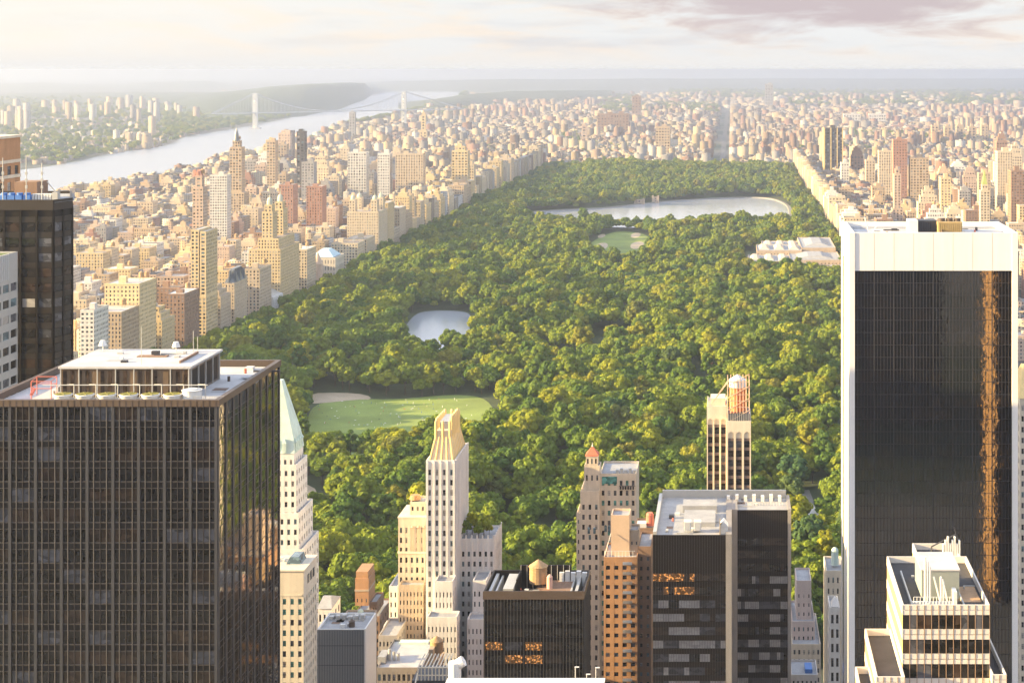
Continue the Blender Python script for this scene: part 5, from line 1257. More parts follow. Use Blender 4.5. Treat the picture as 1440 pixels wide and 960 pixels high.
# landmark table: name, label, px x0, x1, y top, D, depth, colour, style, short name used by the labels round it
LT = [
 ('apartment_tower','pale yellow twin shafted apartment tower rising above the west park row',268,313,323,1760,40,'pale yellow','shafts','yellow twin shafted tower'),
 ('twin_towered_block','cream apartment house with two spired towers at the park edge',350,411,276,2050,90,'pale yellow','twin','spired twin towers'),
 ('domed_apartment_house','massive cream apartment block with domed corner towers above the park trees',488,543,272,2620,70,'cream','fourtwin','domed corner tower block'),
 ('twin_spired_block','yellow cream apartment block with one high pale tower beyond the domed block',628,650,206,3560,50,'pale yellow','tower','high pale tower'),
 ('brick_tower_house','slender pink brick tower with crown like top left of the yellow tower',265,288,248,1900,26,'pink','tower','pink crowned tower'),
 ('balcony_block','wide grey white block with balconies behind the bronze tower roof',113,182,436,1450,34,'white','plain','wide white balcony block'),
 ('brick_block','brown brick block standing on the park row beside the white balcony houses',233,284,413,1690,48,'brown','plain','brown park row block'),
 ('gabled_mansion','tall grey gabled mansion block with steep slate roof at the park edge',316,352,398,1860,50,'buff','plain','slate gabled mansion'),
 ('corner_block','cream corner apartment house between the gabled mansion and spired towers',345,372,378,1960,50,'buff','plain','cream corner house'),
 ('white_slab_tower','white and dark striped apartment slab standing among brick houses',295,319,246,2500,22,'white','slab','dark striped slab'),
 ('stepped_hotel','stepped brown hotel with pointed cupola against the river',317,343,198,3000,34,'tan','tower','pointed cupola hotel'),
 ('tan_tower','tan slim tower with flat top against the river',375,387,198,3500,24,'tan','slab','flat topped river tower'),
 ('dark_slim_tower','slim dark grey tower on the river side skyline',417,428,185,3600,22,'dark grey','slab','slim dark tower'),
 ('orange_topped_block','grey round cornered tower with white ribs on the west side',424,441,228,3300,26,'grey','slab','ribbed grey tower'),
 ('tall_brick_slab','red brick apartment slab behind the spired twin towers',392,412,260,2700,30,'red brick','slab','red brick slab pair'),
 ('tall_brick_slab','second red brick apartment slab behind the spired twin towers, nearer the river bend',431,453,262,2750,30,'red brick','slab','further red brick slab'),
 ('slab_tower','pale grey high rise slab with many balconies behind the domed block',489,515,214,3500,30,'white','slab','pale balcony slab'),
 ('slab_tower','grey white high rise slab between the pale slab and dark banded slab',531,548,216,3500,30,'white','slab','middle grey slab'),
 ('slab_tower','wide dark banded high rise slab before the green wedge of trees',556,595,216,3500,28,'buff','slab','wide banded slab'),
 ('hilltop_church_tower','slender grey church tower standing high above the river bank',491,499,158,7000,24,'grey','slab','river church tower'),
 ('yellow_tower','pale yellow tower by the far bridge pier and hill',590,600,158,6500,24,'pale yellow','tower','yellow bridge side tower'),
 ('dark_glass_tower','dark brown tower with yellow corner piers beyond the park corner',1159,1185,180,4200,36,'dark grey','slab','dark yellow piered tower'),
 ('red_tower','tall red brown apartment tower above the east side',1256,1276,196,3300,28,'red brick','slab','tall red tower'),
 ('striped_tower','pale yellow banded tower beside the tall red tower',1236,1256,212,3500,28,'cream','slab','pale banded tower'),
 ('bronze_balcony_tower','brown grey rounded tower with balconies east of the tall red tower',1280,1306,222,3300,30,'tan','slab','rounded balcony tower'),
 ('slim_pink_tower','slim pink stepped tower below the tall red tower',1255,1270,238,2900,26,'pink','tower','slim pink tower'),
 ('pale_ribbed_tower','tall cream ribbed apartment tower near the east edge',1403,1424,213,3100,32,'cream','slab','tall ribbed tower'),
 ('stepped_tower','cream stepped tower with green pyramid top above the white skyscraper roof',1376,1396,260,2500,26,'cream','tower','green pyramid tower'),
 ('tan_tower','tan shaft tower beside the green pyramid tower',1376,1393,243,3300,26,'tan','slab','tan shaft tower'),
 ('brown_block','dark brown apartment block at the far east edge',1422,1445,240,2800,34,'brown','slab','brown edge block'),
 ('twin_plaza_tower','brown twin shafted tower pair beyond the north end of the park',922,942,178,5600,40,'tan','slab','north end plaza tower'),
 ('tall_slab','brown high slab on the northern skyline beyond the reservoir',889,901,135,9500,40,'brown','slab','northern brown slab'),
 ('project_slab','purple brown housing slab west of the wide avenue',840,872,160,7600,30,'brown','slab','western housing slab'),
 ('project_slab','purple brown housing slab beside its longer western twin',866,884,160,7400,30,'brown','slab','housing slab twin'),
 ('project_tower','pink housing tower below the purple brown housing slabs',818,825,176,6600,30,'pink','slab','pink housing tower'),
 ('far_twin_tower','grey twin tower standing alone on the far northern horizon',1076,1087,118,13000,60,'grey','slab','horizon twin tower'),
 ('housing_slab','wide pale housing slab on the northern plain',1186,1210,160,9000,40,'white','slab','wide pale plain slab'),
 ('housing_slab','second pale housing slab further along the northern plain',1222,1246,160,9000,40,'white','slab','second pale plain slab'),
 ('red_housing','long red orange housing block on the northern plain',1255,1288,176,8200,40,'red brick','slab','long red housing'),
]
for k_, x in enumerate((1310,1328,1345,1362,1380)):
    LT.append(('slender_tower','slender tan riverside tower, %s of five evenly spaced ones counted from the west' % ordinal(k_+1),x,x+10,176+2*(k_%2),6300+60*k_,24,'tan','slab','spaced riverside tower %s' % ordinal(k_+1)))
for r_ in LT:
    nm, lb, a, c, yt, D, dep, cn, st, sh = r_
    x0, x1 = PX(a, D), PX(c, D); h = PZ(yt, D)
    if x1 < 0 and a < 760 and D < 4800 and abs(x1-XW) < 40: x1 = XW
    if x1-x0 < 16 and st == 'tower': x0 -= 3
    claim(x0-2,x1+2,D-2,D+dep+2)
    lb = lb.replace(' left of ', ' west of ')
    tt = solid(nm, lb, x0, x1, D, D+dep, h, PAL[cn], st, seed=3, wf=.5 if cn in ('white','dark grey') else .42, hf=.62 if cn == 'dark grey' else .5)
    LM.append((sh, (x0+x1)/2, D))
    if nm == 'dark_glass_tower':
        b = MB()
        for q in (0,.34,.68,.97): b.box(x0+(x1-x0)*q,x0+(x1-x0)*q+2.4,D-1.2,D-.05,0,h+.5)
        b.box(x0-1.5,x0-.02,D-1,D+dep,0,h+.3); tt.part('pier', b, 'masonry', col=(.62,.46,.2))
    if nm == 'gabled_mansion':
        b = MB(); b.frus((x0-.4,x1+.4,D-.4,D+dep+.4),(x0+8,x1-8,D+10,D+dep-10),h+.2,h+15)
        for q in (.2,.5,.8):
            yy = D+dep*q; b.frus((x1-9,x1+.8,yy-4,yy+4),(x1-7,x1-1,yy-.2,yy+.2),h+.2,h+13)
        b.frus((x0+4,x1-6,D-.9,D+6),(x0+(x1-x0)*.45,x0+(x1-x0)*.55,D,D+6),h+.2,h+14)
        tt.part('slate_roof', b, 'grey_panel')
    if nm == 'stepped_tower' and 'green' in lb:
        b = MB(); w = x1-x0; b.frus((x0+.32*w,x1-.32*w,D+8,D+17),((x0+x1)/2-.3,(x0+x1)/2+.3,D+12,D+13),h,h+22); tt.part('pyramid_roof', b, mat('yellow_green_tile', (.38,.42,.12), .6))
    if nm == 'stepped_hotel':
        b = MB(); xm = (x0+x1)/2; b.cyl(xm,D+12,h-1,h+12,5,3.5,10); b.cyl(xm,D+12,h+12,h+24,3.5,.1,10); tt.part('cupola', b, 'grey_panel')
    if nm == 'brick_tower_house':
        b = MB(); xm = (x0+x1)/2
        for a_ in (-1,1):
            for c_ in (0,1): b.frus((xm-4.5+a_*2-1,xm-4.5+a_*2+3,D+7+5*c_,D+9+5*c_),(xm-4+a_*2,xm-3.6+a_*2,D+8+5*c_,D+8.2+5*c_),h-1,h+8)
        b.frus((xm-4,xm+4,D+7,D+14),(xm-1,xm+1,D+10,D+11),h-1,h+7); tt.part('crown_top', b, 'masonry', col=(.5,.25,.18))
# museums
def museum_nat():
    D = 2290; t = Tower('natural_museum', 'brown red museum with conical tower and pale domed front at the park edge', 'museum', (PX(450,D),D), simple=True)
    x0, x1 = PX(406,D), PX(454,D); claim(x0-5,XW,D-5,D+150)
    t.vol('wing', x0, x1-12, D, D+26, 0, 30, 'masonry', nb=(16,6), fl=6, wf=.4, hf=.5, col=(.45,.23,.17), rcol=None)
    t.vol('front_wing', x1-30, x1, D-30, D-.1, 0, 28, 'masonry', nb=(8,8), fl=6, wf=.4, hf=.5, col=(.46,.25,.18))
    b = MB(); b.cyl(x1,D-28,0,34,7,7,14); b.cyl(x1,D-28,34,50,7.4,.2,14); t.part('conical_tower', b, 'masonry', col=(.55,.40,.30))
    b = MB(); b.frus((x1-30,x1-5,D-30,D),(x1-20,x1-15,D-22,D-8),28,42); t.part('gable_roof', b, 'masonry', col=(.40,.20,.15))
    x2 = XW; t.vol('pale_hall', x1-34, x2, D+45, D+100, 0, 34, 'cream', nb=(10,8), fl=9, wf=.3, hf=.6)
    b = MB(); b.frus((x1-30,x2-4,D+50,D+95),(x1-18,x2-14,D+62,D+82),34,44); t.part('copper_roof', b, mat('pale_blue_copper', (.42,.56,.62), .6)); t.finish(limit=0)
    LM.append(('brown red museum', x1, D))
museum_nat()
D = 2010; x0, x1 = XW-34, XW+2; t = Tower('society_building', 'small white stone hall with pale grey pitched roof on the park edge', 'museum', (XW-15,D), simple=True)
t.vol('wall', x0, x1, D, D+45, 0, 22, 'white_stone', nb=(4,7), fl=9, wf=.3, hf=.7, mix='dark'); b = MB(); b.frus((x0,x1,D,D+45),(x0+12,x1-12,D+8,D+38),22.05,29); t.part('pitched_roof', b, 'light_metal'); t.finish(limit=0); claim(x0-2,XW,D-2,D+47); LM.append(('white pitched hall', x1, D))
def met():
    t = Tower('art_museum', 'sprawling pale stone museum with glass roofs inside the park east edge', 'museum', ((MET[0]+MET[1])/2, MET[2]), simple=True)
    x0,x1,y0,y1 = MET; w = x1-x0; d = y1-y0
    specs = [(x0+18,x1-.2,y0+5,y0+60,15),(x0,x0+w*.45,y0+60.2,y0+150,19),(x0+w*.45+.2,x1,y0+60.2,y0+170,21),(x0+14,x0+w*.6,y0+150.2,y0+240,25),(x0+w*.6+.2,x1-2,y0+170.2,y0+330,27),(x0+24,x0+w*.6,y0+240.2,y0+340,20)]
    for i,(a,b_,c,d_,h) in enumerate(specs): t.vol('hall', a,b_,c,d_,0,h, 'tan', nb=(14,10), fl=h*.4, wf=.35, hf=.5, roof='grey_roof', top=2.5)
    for i,(a,b_,c,d_,h) in enumerate(specs):
        b = MB(); 
        for q in range(3 if i % 2 else 1):
            n_ = 3 if i % 2 else 1; u0, u1 = a+(b_-a)*(q+.15)/n_, a+(b_-a)*(q+.85)/n_
            b.frus((u0,u1,c+(d_-c)*.2,c+(d_-c)*.85),(u0+(u1-u0)*.3,u0+(u1-u0)*.7,c+(d_-c)*.24,c+(d_-c)*.81),h-.8,h+3)
        t.part('skylight_roof', b, 'g_blue' if i in (0,) else ('tan_light' if i % 2 else 'grey_roof'))
    b = MB(); 
    for q in range(9): b.cyl(x0+22+q*10,y0+3.4,0,12,1.0,1.0,8)
    b.box(x0+17,x1-1,y0+2,y0+4.9,12,14.5); t.part('colonnade', b, 'cream'); t.finish(limit=0)
    LM.append(('sprawling museum', x0, y0))
met()
# gatehouses by the reservoir
for i, (px_, yb, w_) in enumerate(((898,289,14),(921,287,9))):
    X, Y = G(px_, yb); Y += 28; t = Tower('gatehouse', ['wider stone gatehouse on the far bank of the reservoir','slim pale stone gatehouse on the far bank of the reservoir'][i], 'gatehouse', (X,Y), simple=True)
    t.vol('wall', X-w_/1.2, X+w_/1.2, Y, Y+10, 0, 11+3*i, 'tan', nb=(3,2), fl=5, wf=.35, hf=.5, mix='dark')
    b = MB(); 
    for s_ in (-1,1): b.box(X+s_*w_/1.5-2,X+s_*w_/1.5+2,Y-1.5,Y+1.5,0,14+3*i)
    t.part('turret', b, 'tan'); t.finish(limit=0)
# generated blocks -------------------------------------------------
boxes = []      # x0,x1,y0,y1,h,col name
def free(x0,x1,y0,y1,pad=1.0):
    for a,b_,c,d in FOOT:
        if x0 < b_+pad and x1 > a-pad and y0 < d+pad and y1 > c-pad: return False
    return True
def choose(w): 
    t_ = R.random()*sum(v for _,v in w)
    for k_, v in w:
        t_ -= v
        if t_ <= 0: return k_
WCOL = [('cream',7),('tan',5),('pale yellow',5),('brown',2),('red brick',1.3),('pink',4),('white',3),('buff',5),('grey',1)]
ECOL = [('cream',5),('tan',4),('pale yellow',2),('red brick',3),('pink',3),('white',5),('buff',4),('grey',2),('brown',2)]
def add(x0,x1,y0,y1,h,cn):
    if x1 < -200 and x1 != XW and h > 60 and (y0 < 2700 or VX+F*x0/y0 < 330): h = 46+(h%18)
    if h > 52:
        pa, pc, pt = VX+F*x0/y0, VX+F*x1/y0, VY+F*(H-h)/y0
        for r_ in LT:
            if y0 < r_[5] and pc > r_[2]-3 and pa < r_[3]+4 and pt < r_[4]+45: h = 40; break
    if not free(x0,x1,y0,y1): return
    boxes.append((x0,x1,y0,y1,h,cn))
# the park's west row and the row on its east side
y = 1110.0
while y < 4880:
    L = R.uniform(26, 58); 
    if (int(y) % 80) < 12: y += 14
    if y > 1380: add(XW-R.uniform(26,40), XW, y, y+L, R.choice([56,60,64,68,74,80,58,62,98])+R.uniform(-3,3), choose([('cream',5),('pale yellow',5),('buff',5),('tan',3),('brown',1),('red brick',1),('white',2)]))
    y += L+R.choice([1.5,1.5,2,16])
y = 1500.0
while y < 4880:
    L = R.uniform(26, 46); add(XE, XE+R.uniform(26,40), y, y+L, R.choice([46,50,54,58,62])+R.uniform(-4,6), choose([('cream',6),('pale yellow',4),('buff',5),('white',3),('tan',2)])); y += L+R.choice([1.5,2,14])
# west side
y = 1120.0
while y < 5000:
    depth = 62
    lo = nshoreX(y)+18
    x = XW-46
    while x > lo:
        xf = VX+F*x/y
        if xf < 60 and y < 3300: x -= 60; continue
        d_av = (XW-x) % 245
        if d_av < 46: w = R.uniform(24,40); h = R.choice([46,52,58,44,66,74]) + (R.uniform(25,60) if R.random() < .14 else 0)
        else: w = R.uniform(16,34); h = R.choice([20,24,28,36,44,50,54])+R.uniform(-2,3)
        if 225 < d_av: x -= 22; continue
        for k_ in range(2):
            y0 = y+k_*30.5+R.uniform(0,1); hh = h*R.uniform(.85,1.15); add(x-w, x-1.2, y0, y0+R.uniform(24,29), hh, choose(WCOL))
        x -= w
    y += depth+17
# east side
y = 1700.0
while y < 5000:
    x = XE+44; hi = (1440-VX)/F*(y+80)+60
    while x < hi:
        d_av = (x-XE) % 190
        w = R.uniform(18,36); h = R.choice([20,24,30,38,46,52,40]) + (R.uniform(35,85) if R.random() < .15 else 0)
        if d_av > 165: x += 24; continue
        for k_ in range(2):
            y0 = y+k_*30.5; add(x, x+w-1.2, y0, y0+R.uniform(24,29), h*R.uniform(.8,1.2), choose(ECOL))
        x += w
    y += 79
# southern side streets behind the first row of towers
for (a,c,yt,D,dp,cn) in ((528,541,905,640,16,'grey'),(462,476,862,760,20,'brown'),(1118,1160,940,820-40,20,'buff'),(596,612,940,620,18,'tan'),(1152,1166,905,700,18,'cream')):
    add(PX(a,D),PX(c,D),D,D+dp,PZ(yt,D),cn)
nNear = len(boxes)
# visible share of each, front to back, by a skyline per picture column
sky_ = np.full(1440, 960.0)
items = []
for (a,b_,c,d) in FOOT: pass
order = sorted(range(len(boxes)), key=lambda i: boxes[i][2])
HB = []
for o in list(C.objects):
    pass
hero_sil = [(0,391,562,370),(0,102,281,480),(391,425,560,730),(391,445,803,560),(445,528,872,600),(560,598,728,716),(599,656,600,700),(644,695,757,712),(679,826,831,560),(810,896,668,740),(848,916,760,640),(916,1113,717,570),(994,1056,550,690),(1181,1432,322,560),(1210,1410,850,330)]
ev = [(h[3],0,h) for h in hero_sil]+[(boxes[i][2],1,i) for i in order]
treeband = [(yy,2,yy) for yy in np.arange(900,4800,60.)]
ev += treeband
vis_area = {}
for D_, kind_, v in sorted(ev, key=lambda e: (e[0], e[1])):
    if kind_ == 0:
        a, c, yt = v[0], v[1], v[2]; sky_[a:c] = np.minimum(sky_[a:c], yt)
    elif kind_ == 2:
        a = int(max(0, VX+F*XW/D_)); c = int(min(1440, VX+F*XE/D_)); yt = VY+F*(H-17)/D_; sky_[a:c] = np.minimum(sky_[a:c], yt)
    else:
        x0,x1,y0,y1,h,cn = boxes[v]
        pts = [VX+F*x/y for x in (x0,x1) for y in (y0,y1)]
        a, c = int(max(0,min(pts))), int(min(1440,max(pts)+1))
        if c <= a: vis_area[v] = 0; continue
        yt = VY+F*(H-h)/y0; seg = sky_[a:c]; vis_area[v] = float(np.maximum(0, seg-yt).sum()); sky_[a:c] = np.minimum(seg, yt)
rank = sorted(range(len(boxes)), key=lambda i: -vis_area.get(i,0))
NBLD = 215
chosen = set(rank[:NBLD])
cnt = {}
sel = sorted(chosen, key=lambda i: boxes[i][2])
lab = {}
byk = {}
for i in sel:
    x0,x1,y0,y1,h,cn = boxes[i]; cx = (x0+x1)/2
    best = min(LM, key=lambda q: math.hypot((q[1]-cx), (q[2]-y0)*.7)+ (1e5 if (q[1] < -180) != (cx < -180) else 0))
    row = 'park row' if (abs(x1-XW) < 2 or abs(x0-XE) < 2) else ('tower' if h > 75 else ('house' if h < 27 else 'block'))
    byk.setdefault((best[0], cn, row), []).append((math.hypot(best[1]-cx, best[2]-y0), i))
for (bn, cn, row), L in byk.items():
    L.sort()
    for n_, (_, i) in enumerate(L):
        kind_ = {'park row':'%s apartment house on the park row','tower':'%s high rise tower','house':'low %s house','block':'%s apartment block'}[row] % cn
        lab[i] = ('%s, %s out from the %s' % (kind_, ordinal(n_+1), bn)) if n_ or len(L) > 1 else ('%s, the one by the %s' % (kind_, bn))
for i in sel:
    x0,x1,y0,y1,h,cn = boxes[i]
    st = 'plain' if (x1-x0) < 20 or h < 30 else random.Random(i).choice(['plain','setback','plain','setback'] if h < 75 else ['slab','tower','setback'])
    base = PAL[cn]; j = random.Random(i).uniform(.88,1.12)
    nm = {'house':'town_house'}.get('house' if h < 27 else '', 'apartment_building')
    solid(nm, lab[i], x0, x1, y0, y1, h, tuple(min(.72,c*j) for c in base), st, group='buildings of the city blocks around the park', seed=i)
rest = [boxes[i] for i in range(len(boxes)) if i not in chosen]
# ---------------- everything further off: one mass of roofs and walls
far = []
rs = np.random.RandomState(4)
def shoreX(Y): return nshoreX(Y)
y = 4990.0
while y < 19000:
    step = 40 if y < 7500 else (62 if y < 11000 else 95)
    lo, hi = shoreX(y)+25, (1440-VX)/F*y+120
    x = lo
    while x < hi:
        w = rs.uniform(.45,.95)*step
        if -52 < x < -8 or -52 < x+w < -8: x = max(x+w, -6) if x < -8 else x+w; 
        green = (sin(x*.0016+1.1)*sin(y*.0011+.4)+.5*sin(x*.004+y*.0023)) > .78
        if green and rs.rand() < .85: x += w; continue
        h = rs.choice([12,14,16,18,22]) if rs.rand() < .92 else rs.uniform(28,52)
        if y > 11000: h *= 1.1
        cn = ['cream','tan','pale yellow','brown','red brick','pink','white','grey','buff'][rs.randint(9)]
        if not (-56 < x < -6 or -56 < x+w < -6): far.append((x,x+w*.92,y+rs.uniform(0,.2)*step,y+step*rs.uniform(.6,.95),h,cn))
        x += w+ (rs.uniform(0,.25)*step)
    y += step*1.18
# housing estates: clusters of towers
for (px_, py_, n_, hh) in ((790,150,14,62),(760,160,12,58),(1100,205,16,50),(1140,200,14,52),(1050,185,12,52),(960,160,12,50),(1215,170,14,55),(1300,205,18,60),(1400,190,22,70),(1340,160,16,60),(1000,140,12,60),(1180,145,14,60),(700,165,14,60),(720,150,10,60),(660,160,10,55),(1420,165,12,60),(870,190,10,55),(1080,220,14,44),(1130,225,12,44)):
    Xc, Yc = G(px_, py_)
    for q in range(int(n_*1.6)):
        x, y = Xc+rs.normal()*Yc*.012, Yc+rs.normal()*Yc*.035; w = rs.uniform(16,26)*max(1,Yc/9000)
        if y < 4960 or -60-w < x < 0: continue
        far.append((x,x+w,y,y+w*.8,hh*rs.uniform(.7,1.15),['red brick','tan','brown','pink','buff'][rs.randint(5)]))
# New Jersey shore and plateau
for (px0,px1,py0,py1,n_,h0,h1) in ((20,300,188,232,230,10,22),(0,300,150,185,90,12,30),(45,290,152,172,30,60,115),(0,40,165,185,10,70,120),(155,215,200,212,8,40,60),(196,212,196,200,1,95,100),(300,560,118,150,30,8,14)):
    for q in range(n_):
        px_, py_ = rs.uniform(px0,px1), rs.uniform(py0,py1); x, y = G(px_, py_)
        P = shore(far_)
        w = rs.uniform(18,36)*max(1,y/9000)
        if inpoly(np.array([x]),np.array([y]),river)[0]: continue
        far.append((x,x+w,y,y+w*.7,rs.uniform(h0,h1),['white','cream','buff','pink','tan','grey'][rs.randint(6)]))
def mass(name, L, label):
    n = len(L); A = np.array([l[:5] for l in L]); col = np.array([PAL[l[5]] for l in L])*rs.uniform(.45,.86,(n,1))
    x0,x1,y0,y1,h = A.T
    # add a roof bulkhead on each
    bx0 = x0+(x1-x0)*rs.uniform(.15,.45,n); bx1 = bx0+(x1-x0)*.28; by0 = y0+(y1-y0)*rs.uniform(.15,.45,n); by1 = by0+(y1-y0)*.3
    X0 = np.concatenate([x0,bx0]); X1 = np.concatenate([x1,bx1]); Y0 = np.concatenate([y0,by0]); Y1 = np.concatenate([y1,by1])
    Z0 = np.concatenate([np.full(n,-.5),h-.1]); Z1 = np.concatenate([h,h+rs.uniform(2.5,5,n)]); CC = np.concatenate([col,col*.9]); m = 2*n
    V = np.empty((m,8,3)); 
    for i,(a,b_,c) in enumerate([(X0,Y0,Z0),(X1,Y0,Z0),(X1,Y1,Z0),(X0,Y1,Z0),(X0,Y0,Z1),(X1,Y0,Z1),(X1,Y1,Z1),(X0,Y1,Z1)]): V[:,i,0]=a; V[:,i,1]=b_; V[:,i,2]=c
    Q = np.array([(0,1,5,4),(1,2,6,5),(2,3,7,6),(3,0,4,7),(4,5,6,7)])
    Fq = (np.arange(m)[:,None,None]*8+Q[None]).reshape(-1)
    me = bpy.data.meshes.new(name); me.vertices.add(m*8); me.vertices.foreach_set('co', V.ravel()); nf_ = m*5
    me.loops.add(nf_*4); me.loops.foreach_set('vertex_index', Fq.astype(np.int32)); me.polygons.add(nf_); me.polygons.foreach_set('loop_start', np.arange(0,nf_*4,4,dtype=np.int32))
    at = me.attributes.new('col','FLOAT_COLOR','FACE'); cc = np.ones((m,5,4)); cc[:,:,:3] = CC[:,None,:]
    rf = rs.rand(m); rfc = np.stack([.1+.26*rf,.1+.24*rf,.1+.22*rf],1); cc[:,4,:3] = rfc; at.data.foreach_set('color', cc.ravel())
    me.update(calc_edges=True); me.validate(); me.materials.append(M['mass'])
    o = bpy.data.objects.new(name, me); C.objects.link(o); tag(o, label, 'buildings', kind='stuff'); return o
def massmat():
    m = bpy.data.materials.new('mass_masonry'); m.use_nodes = True; n, l = m.node_tree.nodes, m.node_tree.links; p = n['Principled BSDF']; p.inputs['Roughness'].default_value = .9; p.inputs['Specular IOR Level'].default_value = .2
    g = n.new('ShaderNodeNewGeometry'); sx = n.new('ShaderNodeSeparateXYZ'); l.new(g.outputs['Position'], sx.inputs[0]); sn = n.new('ShaderNodeSeparateXYZ'); l.new(g.outputs['True Normal'], sn.inputs[0])
    def mm(op, a, b=None):
        q = n.new('ShaderNodeMath'); q.operation = op
        for i, v in enumerate((a,b)):
            if v is None: continue
            if isinstance(v,(int,float)): q.inputs[i].default_value = v
            else: l.new(v, q.inputs[i])
        return q.outputs[0]
    u = mm('ADD', mm('MULTIPLY', sx.outputs[0], mm('ABSOLUTE', sn.outputs[1])), mm('MULTIPLY', sx.outputs[1], mm('ABSOLUTE', sn.outputs[0])))
    a = mm('GREATER_THAN', mm('FRACT', mm('DIVIDE', u, 3.7)), .58); b = mm('GREATER_THAN', mm('FRACT', mm('DIVIDE', sx.outputs[2], 3.8)), .48)
    side = mm('LESS_THAN', mm('ABSOLUTE', sn.outputs[2]), .5); msk = mm('MULTIPLY', mm('MULTIPLY', a, b), side)
    at = n.new('ShaderNodeAttribute'); at.attribute_name = 'col'
    mx = n.new('ShaderNodeMix'); mx.data_type = 'RGBA'; l.new(msk, mx.inputs[0]); l.new(at.outputs['Color'], mx.inputs[6]); mx.inputs[7].default_value = (.07,.065,.07,1); l.new(mx.outputs[2], p.inputs['Base Color'])
    return m
M['mass'] = massmat()
for X0_,X1_,h_ in ((-620,-470,250),(-460,-330,285),(-320,-250,230),(-240,-120,290),(-110,-40,250),(-30,70,280),(80,180,265),(255,340,270),(350,480,240),(490,640,260)): far.append((X0_,X1_,-420,-285,h_,'dark grey'))
mass('distant_buildings', rest+far, 'mass of low roofs and towers spreading from the park to the horizon')
# ================================================================== HILLS ACROSS THE RIVER
def ridge(name, prof, dist_pts, m='hill', back=4000, kind='structure'):
    """wooded ridge: profile of (px x, D of foot, D of crest, crest y in the photo)"""
    mb = MB(); rows = []
    for (px_, Df, Dc, yc) in prof:
        row = []
        for k_ in range(7):
            q = k_/6; D = Df+(Dc-Df)*q; hz = PZ(yc, Dc); z = hz*(1-(1-q)**2.2)+ (sin(px_*.11+k_*1.7)*.03+sin(px_*.31+k_)*.02)*hz*(q > 0)
            row.append((PX(px_, D), D, max(-1, z) if k_ else -1))
        D = Dc+back; row.append((PX(px_, D), D, PZ(yc, Dc)*.85)); rows.append(row)
    nn = len(rows[0])
    for r_ in rows: mb.v += r_
    for i in range(len(rows)-1):
        for j in range(nn-1): a = i*nn+j; mb.f.append((a,a+nn,a+nn+1,a+1)); mb.m.append(0)
    o = struct(name, mb, m); 
    for p_ in o.data.polygons: p_.use_smooth = True
    return o
def fine(prof, n_=6):
    out = []
    for a, b_ in zip(prof, prof[1:]):
        for k_ in range(n_): t_ = k_/n_; out.append(tuple(a[i]+(b_[i]-a[i])*t_ for i in range(4)))
    return out+[prof[-1]]
ridge('hill', fine([(235,9900,12500,149),(300,9400,12000,140),(340,9500,12500,133),(380,9900,12800,125),(430,10600,13500,120),(480,12500,15000,117),(512,16000,17000,118),(520,18500,19500,126),(524,20500,21000,133)]), None)
ridge('hill', fine([(-60,12000,15000,142),(40,12000,15000,140),(120,12500,15500,138),(200,12500,15500,137),(280,12000,15000,137),(340,11500,14500,136)]), None)
ridge('hill', fine([(-60,24000,27000,122),(60,24000,28000,118),(150,25000,29000,122),(220,26000,30000,117),(290,26000,30000,115),(330,28000,31000,121),(400,30000,33000,120)]), None)
ridge('hill', fine([(500,23500,28000,119),(560,22500,28000,115),(640,22000,28000,113),(720,22000,28000,111.5),(800,23000,30000,112),(900,24000,31000,110.5),(1000,25000,32000,111),(1120,26000,33000,110.5),(1250,26000,33000,111),(1450,26000,33000,110.5)]), None)
ridge('hill', fine([(560,12500,13200,150),(610,11500,12600,143),(660,12500,14000,134),(720,13500,15500,129),(800,14500,16500,128),(860,16000,18000,128)]), None, back=1500)
